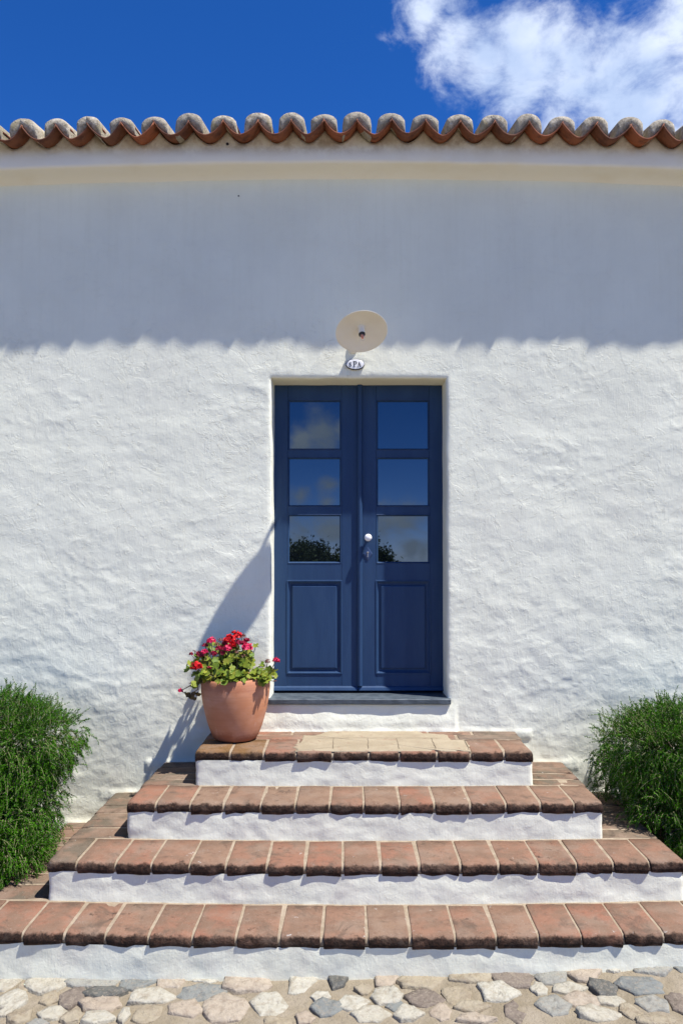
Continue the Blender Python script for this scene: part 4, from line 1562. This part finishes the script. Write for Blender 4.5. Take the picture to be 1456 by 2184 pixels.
def strokes(bm, polys, y0=-0.0128, y1=-0.0150):
    for poly in polys:
        a = [bm.verts.new((x, y0, z)) for x, z in poly]
        b = [bm.verts.new((x, y1, z)) for x, z in poly]
        bm.faces.new(b)
        for k in range(len(poly)):
            bm.faces.new((a[k], a[(k + 1) % len(poly)], b[(k + 1) % len(poly)], b[k]))


def ribbon(pts, ws):
    L_, R_ = [], []
    for i, p in enumerate(pts):
        d = Vector(pts[min(i + 1, len(pts) - 1)]) - Vector(pts[max(i - 1, 0)])
        d.normalize()
        nn = Vector((-d.y, d.x))
        L_.append((p[0] + nn.x * ws[i], p[1] + nn.y * ws[i]))
        R_.append((p[0] - nn.x * ws[i], p[1] - nn.y * ws[i]))
    return [(L_[i], L_[i + 1], R_[i + 1], R_[i]) for i in range(len(pts) - 1)]


u = 0.001
# S
bm = bmesh.new()
sp_ = [(-25, 6.5), (-27.5, 9.5), (-31, 10.5), (-35, 8.5), (-36.5, 5), (-34, 1.5), (-29.5, -2), (-26, -5.5), (-25.2, -10), (-28, -14), (-31.5, -15), (-35.5, -13.5), (-37.5, -9.5)]
ws = [0.8, 0.8, 0.9, 1.6, 2.0, 2.4, 2.6, 2.5, 1.9, 1.2, 0.9, 0.8, 0.8]
strokes(bm, ribbon([(a * u, b * u) for a, b in sp_], [w * u for w in ws]))
strokes(bm, [[(-25.6 * u, 11 * u), (-24.4 * u, 11 * u), (-24.4 * u, 5 * u), (-25.6 * u, 5 * u)], [(-38 * u, -8 * u), (-36.8 * u, -8 * u), (-36.8 * u, -15.5 * u), (-38 * u, -15.5 * u)]])
bm_obj('letter', bm, M['sign_black'], face)
# P, taller
bm = bmesh.new()
strokes(bm, [[(x * u, z * u) for x, z in q] for q in ([(-9.5, -14), (-4.5, -14), (-4.5, 16), (-9.5, 16)], [(-13, -16.5), (-1, -16.5), (-1, -14.6), (-13, -14.6)], [(-13, 16.6), (-4, 16.6), (-4, 18.3), (-13, 18.3)])])
bp_ = [(-4, 17.2), (2, 17.2), (6, 15), (8.2, 10.5), (8, 6.5), (5.5, 2.8), (1, 1.2), (-4, 1.2)]
strokes(bm, ribbon([(a * u, b * u) for a, b in bp_], [w * u for w in (0.9, 1.0, 1.8, 2.5, 2.4, 1.7, 0.9, 0.8)]), -0.0129, -0.0151)
bm_obj('letter', bm, M['sign_black'], face)
# A
bm = bmesh.new()
strokes(bm, ribbon([(17 * u, -14 * u), (24.4 * u, 11 * u)], [0.9 * u, 0.9 * u]))
strokes(bm, ribbon([(23.5 * u, 12 * u), (32 * u, -14 * u)], [2.3 * u, 2.3 * u]), -0.0129, -0.0152)
strokes(bm, [[(x * u, z * u) for x, z in q] for q in ([(19.5, -5.2), (28, -5.2), (28, -3.6), (19.5, -3.6)], [(14, -15.8), (21, -15.8), (21, -14.3), (14, -14.3)], [(28, -15.8), (36, -15.8), (36, -14.3), (28, -14.3)])], -0.0127, -0.0149)
bm_obj('letter', bm, M['sign_black'], face)


# ------------------------------------------------------------------ rosemary bushes
def bush(name, loc, lobes, nst, seed, label, droop_side):
    """lobes: (centre, radii, weight); arching shoots start inside and leave through the surface, then hang"""
    rg = np.random.default_rng(seed)
    root = tag(empty(name, loc), label, 'bush', 'rosemary bushes beside the steps')
    LOC = np.array(loc)
    wts = np.array([l[2] for l in lobes], float)
    which = rg.choice(len(lobes), nst, p=wts / wts.sum())
    Cn = np.array([l[0] for l in lobes])[which]
    Rd = np.array([l[1] for l in lobes])[which]
    Rd = Rd * 1.05
    d = rg.normal(size=(nst, 3))
    d /= np.linalg.norm(d, axis=1)[:, None]
    d[:, 1] -= 0.25                                   # more shoots on the open side
    d[:, 2] += 0.1
    d /= np.linalg.norm(d, axis=1)[:, None]
    depth = np.where(rg.random(nst) < 0.42, rg.uniform(0.3, 0.82, nst), rg.uniform(0.80, 1.0, nst))
    lump = 1 + 0.22 * (fbm(d[:, 0] * 3 + which * 9, d[:, 2] * 3 + d[:, 1] * 2, seed, 2))
    start = Cn + d * Rd * (depth * lump)[:, None]
    L = rg.uniform(0.045, 0.11, nst) * np.where(rg.random(nst) < 0.08, 1.5, 1.0)
    dirn = d * Rd
    dirn /= np.linalg.norm(dirn, axis=1)[:, None]
    topness = np.clip(d[:, 2], -1, 1)
    dirn = dirn * 0.55 + rg.normal(size=(nst, 3)) * 0.46 + np.stack([0 * topness, 0 * topness, np.where(topness > 0.35, 0.75, -0.35)], 1)
    dirn /= np.linalg.norm(dirn, axis=1)[:, None]
    nseg = 7
    pts = np.zeros((nst, nseg, 3))
    pts[:, 0] = start
    cur = dirn.copy()
    grav = np.where(topness > 0.35, rg.uniform(-0.02, 0.12, nst), rg.uniform(0.14, 0.34, nst))
    for s in range(1, nseg):
        cur = cur + np.stack([0 * grav, 0 * grav, -grav], 1) + rg.normal(size=(nst, 3)) * 0.07
        cur /= np.linalg.norm(cur, axis=1)[:, None]
        pts[:, s] = pts[:, s - 1] + cur * (L / (nseg - 1))[:, None]
    # wall and steps are in the way: shoots stop there
    flat = pts.reshape(-1, 3)
    bad = (in_stairs(flat[:, 0], flat[:, 1], flat[:, 2]) | (flat[:, 1] > -0.02) | (flat[:, 2] < gz(flat[:, 0], flat[:, 1]) + 0.005)).reshape(nst, nseg)
    firstbad = np.where(bad.any(1), bad.argmax(1), nseg)
    # needles
    npern = 36
    u_ = np.tile(np.linspace(0.04, 1.0, npern), (nst, 1)) * (nseg - 1) - 1e-4
    u_ = u_ + rg.uniform(-0.05, 0.05, u_.shape)
    u_ = np.clip(u_, 0, nseg - 1.001)
    i0 = u_.astype(int)
    fr = (u_ - i0)[..., None]
    idx = np.arange(nst)[:, None]
    base = pts[idx, i0] * (1 - fr) + pts[idx, i0 + 1] * fr
    tan = pts[idx, i0 + 1] - pts[idx, i0]
    tan /= np.linalg.norm(tan, axis=2)[..., None] + 1e-9
    ok = (i0 + 1 < firstbad[:, None]).ravel()
    base, tan = base.reshape(-1, 3)[ok], tan.reshape(-1, 3)[ok]
    tipf = (u_ / (nseg - 1)).ravel()[ok]
    n_ = len(base)
    rnd = rg.normal(size=(n_, 3))
    side = np.cross(tan, rnd)
    side /= np.linalg.norm(side, axis=1)[:, None] + 1e-9
    ang = rg.uniform(0.6, 1.4, n_) * (1 - 0.35 * tipf)
    nd = tan * np.cos(ang)[:, None] + side * np.sin(ang)[:, None]
    ln = rg.uniform(0.010, 0.019, n_) * (1 - 0.45 * tipf ** 3)
    wd = rg.uniform(0.0015, 0.0025, n_)
    wv = np.cross(nd, rg.normal(size=(n_, 3)))
    wv /= np.linalg.norm(wv, axis=1)[:, None] + 1e-9
    q0 = base - wv * wd[:, None] * 0.5
    q1 = base + wv * wd[:, None] * 0.5
    q2 = base + nd * (ln * 0.65)[:, None] + wv * wd[:, None]
    q3 = base + nd * ln[:, None]
    q4 = base + nd * (ln * 0.65)[:, None] - wv * wd[:, None]
    V = np.stack([base, base + nd * (ln * 0.5)[:, None] + wv * wd[:, None], q3, base + nd * (ln * 0.5)[:, None] - wv * wd[:, None]], 1).reshape(-1, 3) - LOC
    keep_ = ~in_stairs(q3[:, 0], q3[:, 1], q3[:, 2], 0.0) & (q3[:, 1] < -0.004)
    b = (np.arange(n_) * 4)[keep_]
    F = np.stack([b, b + 1, b + 2, b + 3], 1)
    fo = fast_quads('foliage', V, F, M['needle'], root, smooth=False)
    fo['kind'] = 'stuff'
    # shoots: three sided stalks
    a1 = np.cross(tan_all(pts), np.array([0.3, 0.5, 0.8]))
    a1 /= np.linalg.norm(a1, axis=2)[..., None] + 1e-9
    t_ = tan_all(pts)
    a2 = np.cross(t_, a1)
    rad = np.linspace(0.0017, 0.0006, nseg)[None, :, None]
    ringv = np.stack([pts + (a1 * math.cos(q) + a2 * math.sin(q)) * rad for q in (0, 2.094, 4.189)], 2)   # st, seg, 3, xyz
    V = ringv.reshape(-1, 3) - LOC
    F = []
    st, sg, kk = np.meshgrid(np.arange(nst), np.arange(nseg - 1), np.arange(3), indexing='ij')
    okk = (sg + 1 < firstbad[:, None, None])
    b_ = (st * nseg + sg) * 3
    F = np.stack([b_ + kk, b_ + (kk + 1) % 3, b_ + 3 + (kk + 1) % 3, b_ + 3 + kk], -1)[okk]
    sho = fast_quads('shoots', V, F, M['twig'], root)
    sho['kind'] = 'stuff'
    # old wood inside
    bm = bmesh.new()
    rr = random.Random(seed)
    for q in range(46):
        c, rad_, _ = lobes[rr.randrange(len(lobes))]
        p0 = Vector((loc[0] + rr.uniform(-0.08, 0.08), loc[1] + rr.uniform(-0.06, 0.06), loc[2])) - Vector(loc)
        dd = Vector((rr.gauss(0, 1), rr.gauss(-0.3, 1), rr.gauss(0.2, 1))).normalized()
        p3 = Vector(c) + Vector((dd.x * rad_[0], dd.y * rad_[1], dd.z * rad_[2])) * 0.86 - Vector(loc)
        p1 = Vector((p0.x * 0.7 + p3.x * 0.3, p0.y * 0.7 + p3.y * 0.3, max(p0.z, p3.z) * 0.6 + 0.05))
        p2 = Vector((p0.x * 0.3 + p3.x * 0.7, p0.y * 0.3 + p3.y * 0.7, max(p0.z, p3.z) * 0.95 + 0.02))
        w3 = p3 + Vector(loc)
        if w3.y > -0.03 or in_stairs(np.array([w3.x]), np.array([w3.y]), np.array([w3.z]))[0]:
            continue
        add_tube(bm, [p0, p1, p2, p3], [0.010, 0.007, 0.0045, 0.002], 5)
    bm_obj('branches', bm, M['old_wood'], root, True)
    return root


def tan_all(p):
    t_ = np.empty_like(p)
    t_[:, 1:-1] = p[:, 2:] - p[:, :-2]
    t_[:, 0] = p[:, 1] - p[:, 0]
    t_[:, -1] = p[:, -1] - p[:, -2]
    return t_ / (np.linalg.norm(t_, axis=2)[..., None] + 1e-9)


bush('rosemary_bush', (-2.05, -0.45, -0.04),
     [((-1.93, -0.46, 0.74), (0.43, 0.34, 0.27), 1.3), ((-1.92, -0.62, 0.40), (0.36, 0.40, 0.30), 1.2), ((-2.25, -0.5, 0.55), (0.45, 0.40, 0.45), 0.7), ((-1.80, -0.72, 0.24), (0.24, 0.26, 0.18), 0.5)],
     10000, 4, 'trailing rosemary bush hanging over the step side nearest the flower pot', 1)
bush('rosemary_bush', (2.05, -0.42, 0.04),
     [((1.87, -0.42, 0.69), (0.45, 0.32, 0.26), 1.3), ((1.83, -0.19, 0.55), (0.41, 0.15, 0.36), 0.6), ((1.90, -0.52, 0.38), (0.40, 0.34, 0.32), 1.2), ((2.30, -0.5, 0.50), (0.45, 0.40, 0.45), 0.7), ((2.0, -0.85, 0.22), (0.22, 0.28, 0.2), 0.4)],
     10000, 9, 'trailing rosemary bush casting shade on the wall away from the pot', -1)


# ------------------------------------------------------------------ across the yard (mirrored in the panes)
def tree(x, y, h, rx, ry, seed, label):
    z0 = float(gz(x, y))
    root = tag(empty('tree', (x, y, z0)), label, 'tree', 'low trees across the yard')
    rr = random.Random(seed)
    bm = bmesh.new()
    add_tube(bm, [(0, 0, -0.1), (0.05, 0, h * 0.2), (0.02, 0.05, h * 0.45), (0.05, 0, h * 0.7)], [0.16, 0.13, 0.09, 0.04], 8)
    for q in range(9):
        a = rr.uniform(0, 6.28)
        b = rr.uniform(0.3, 0.8)
        add_tube(bm, [(0.03, 0.02, h * rr.uniform(0.2, 0.5)), (math.cos(a) * rx * b * 0.5, math.sin(a) * ry * b * 0.5, h * 0.6), (math.cos(a) * rx * b, math.sin(a) * ry * b, h * rr.uniform(0.65, 0.85))], [0.05, 0.035, 0.012], 6)
    bm_obj('trunk', bm, M['bark'], root, True)
    rg = np.random.default_rng(seed)
    nc = 300
    d = rg.normal(size=(nc, 3))
    d /= np.linalg.norm(d, axis=1)[:, None]
    cc = d * rg.uniform(0.45, 1.0, nc)[:, None] * np.array([rx, ry, h * 0.42]) + np.array([0, 0, h * 0.58])
    nl = 140
    p = (cc[:, None] + rg.normal(size=(nc, nl, 3)) * 0.13).reshape(-1, 3)
    a = rg.normal(size=p.shape)
    a /= np.linalg.norm(a, axis=1)[:, None]
    b = np.cross(a, rg.normal(size=p.shape))
    b /= np.linalg.norm(b, axis=1)[:, None]
    s = rg.uniform(0.035, 0.07, len(p))[:, None]
    V = np.stack([p - a * s, p + b * s * 0.5, p + a * s, p - b * s * 0.5], 1).reshape(-1, 3)
    F = (np.arange(len(p)) * 4)[:, None] + np.arange(4)[None]
    cr_ = fast_quads('crown', V, F, M['tree_leaf'], root, smooth=False)
    cr_['kind'] = 'stuff'


tree(-1.25, -16.0, 4.45, 0.95, 1.0, 1, 'bushy low tree across the yard, mirrored in the glass of the leaf beside the pot')
tree(0.25, -16.6, 4.45, 1.25, 1.1, 2, 'rounded dark tree across the yard, mirrored either side of the meeting strip')
tree(-3.2, -17.5, 5.0, 1.3, 1.2, 3, 'taller dark tree across the yard, outside what the panes mirror')
# a low tiled house down the slope
ob = tag(empty('outbuilding', (5.2, -21.5, -2.4)), 'low house across the yard, its tiled roof mirrored in the lowest pane', 'house')
bm = bmesh.new()
add_box(bm, -3.0, 3.0, -2.2, 2.2, -0.4, 2.6)
bm_obj('wall', bm, M['plaster'], ob)
V, F = [], []
cx = np.linspace(-3.3, 3.3, 140)
for (y, z) in ((2.5, 2.55), (0.0, 3.75), (-2.5, 2.55)):
    for x in cx:
        V.append((x, y, z + 0.05 * math.cos(x * 2 * math.pi / 0.24) + 0.05 * x))
for r_ in range(2):
    for i in range(len(cx) - 1):
        a = r_ * len(cx) + i
        F.append((a, a + 1, a + len(cx) + 1, a + len(cx)))
mesh_obj('roof', V, F, M['tile'], ob)
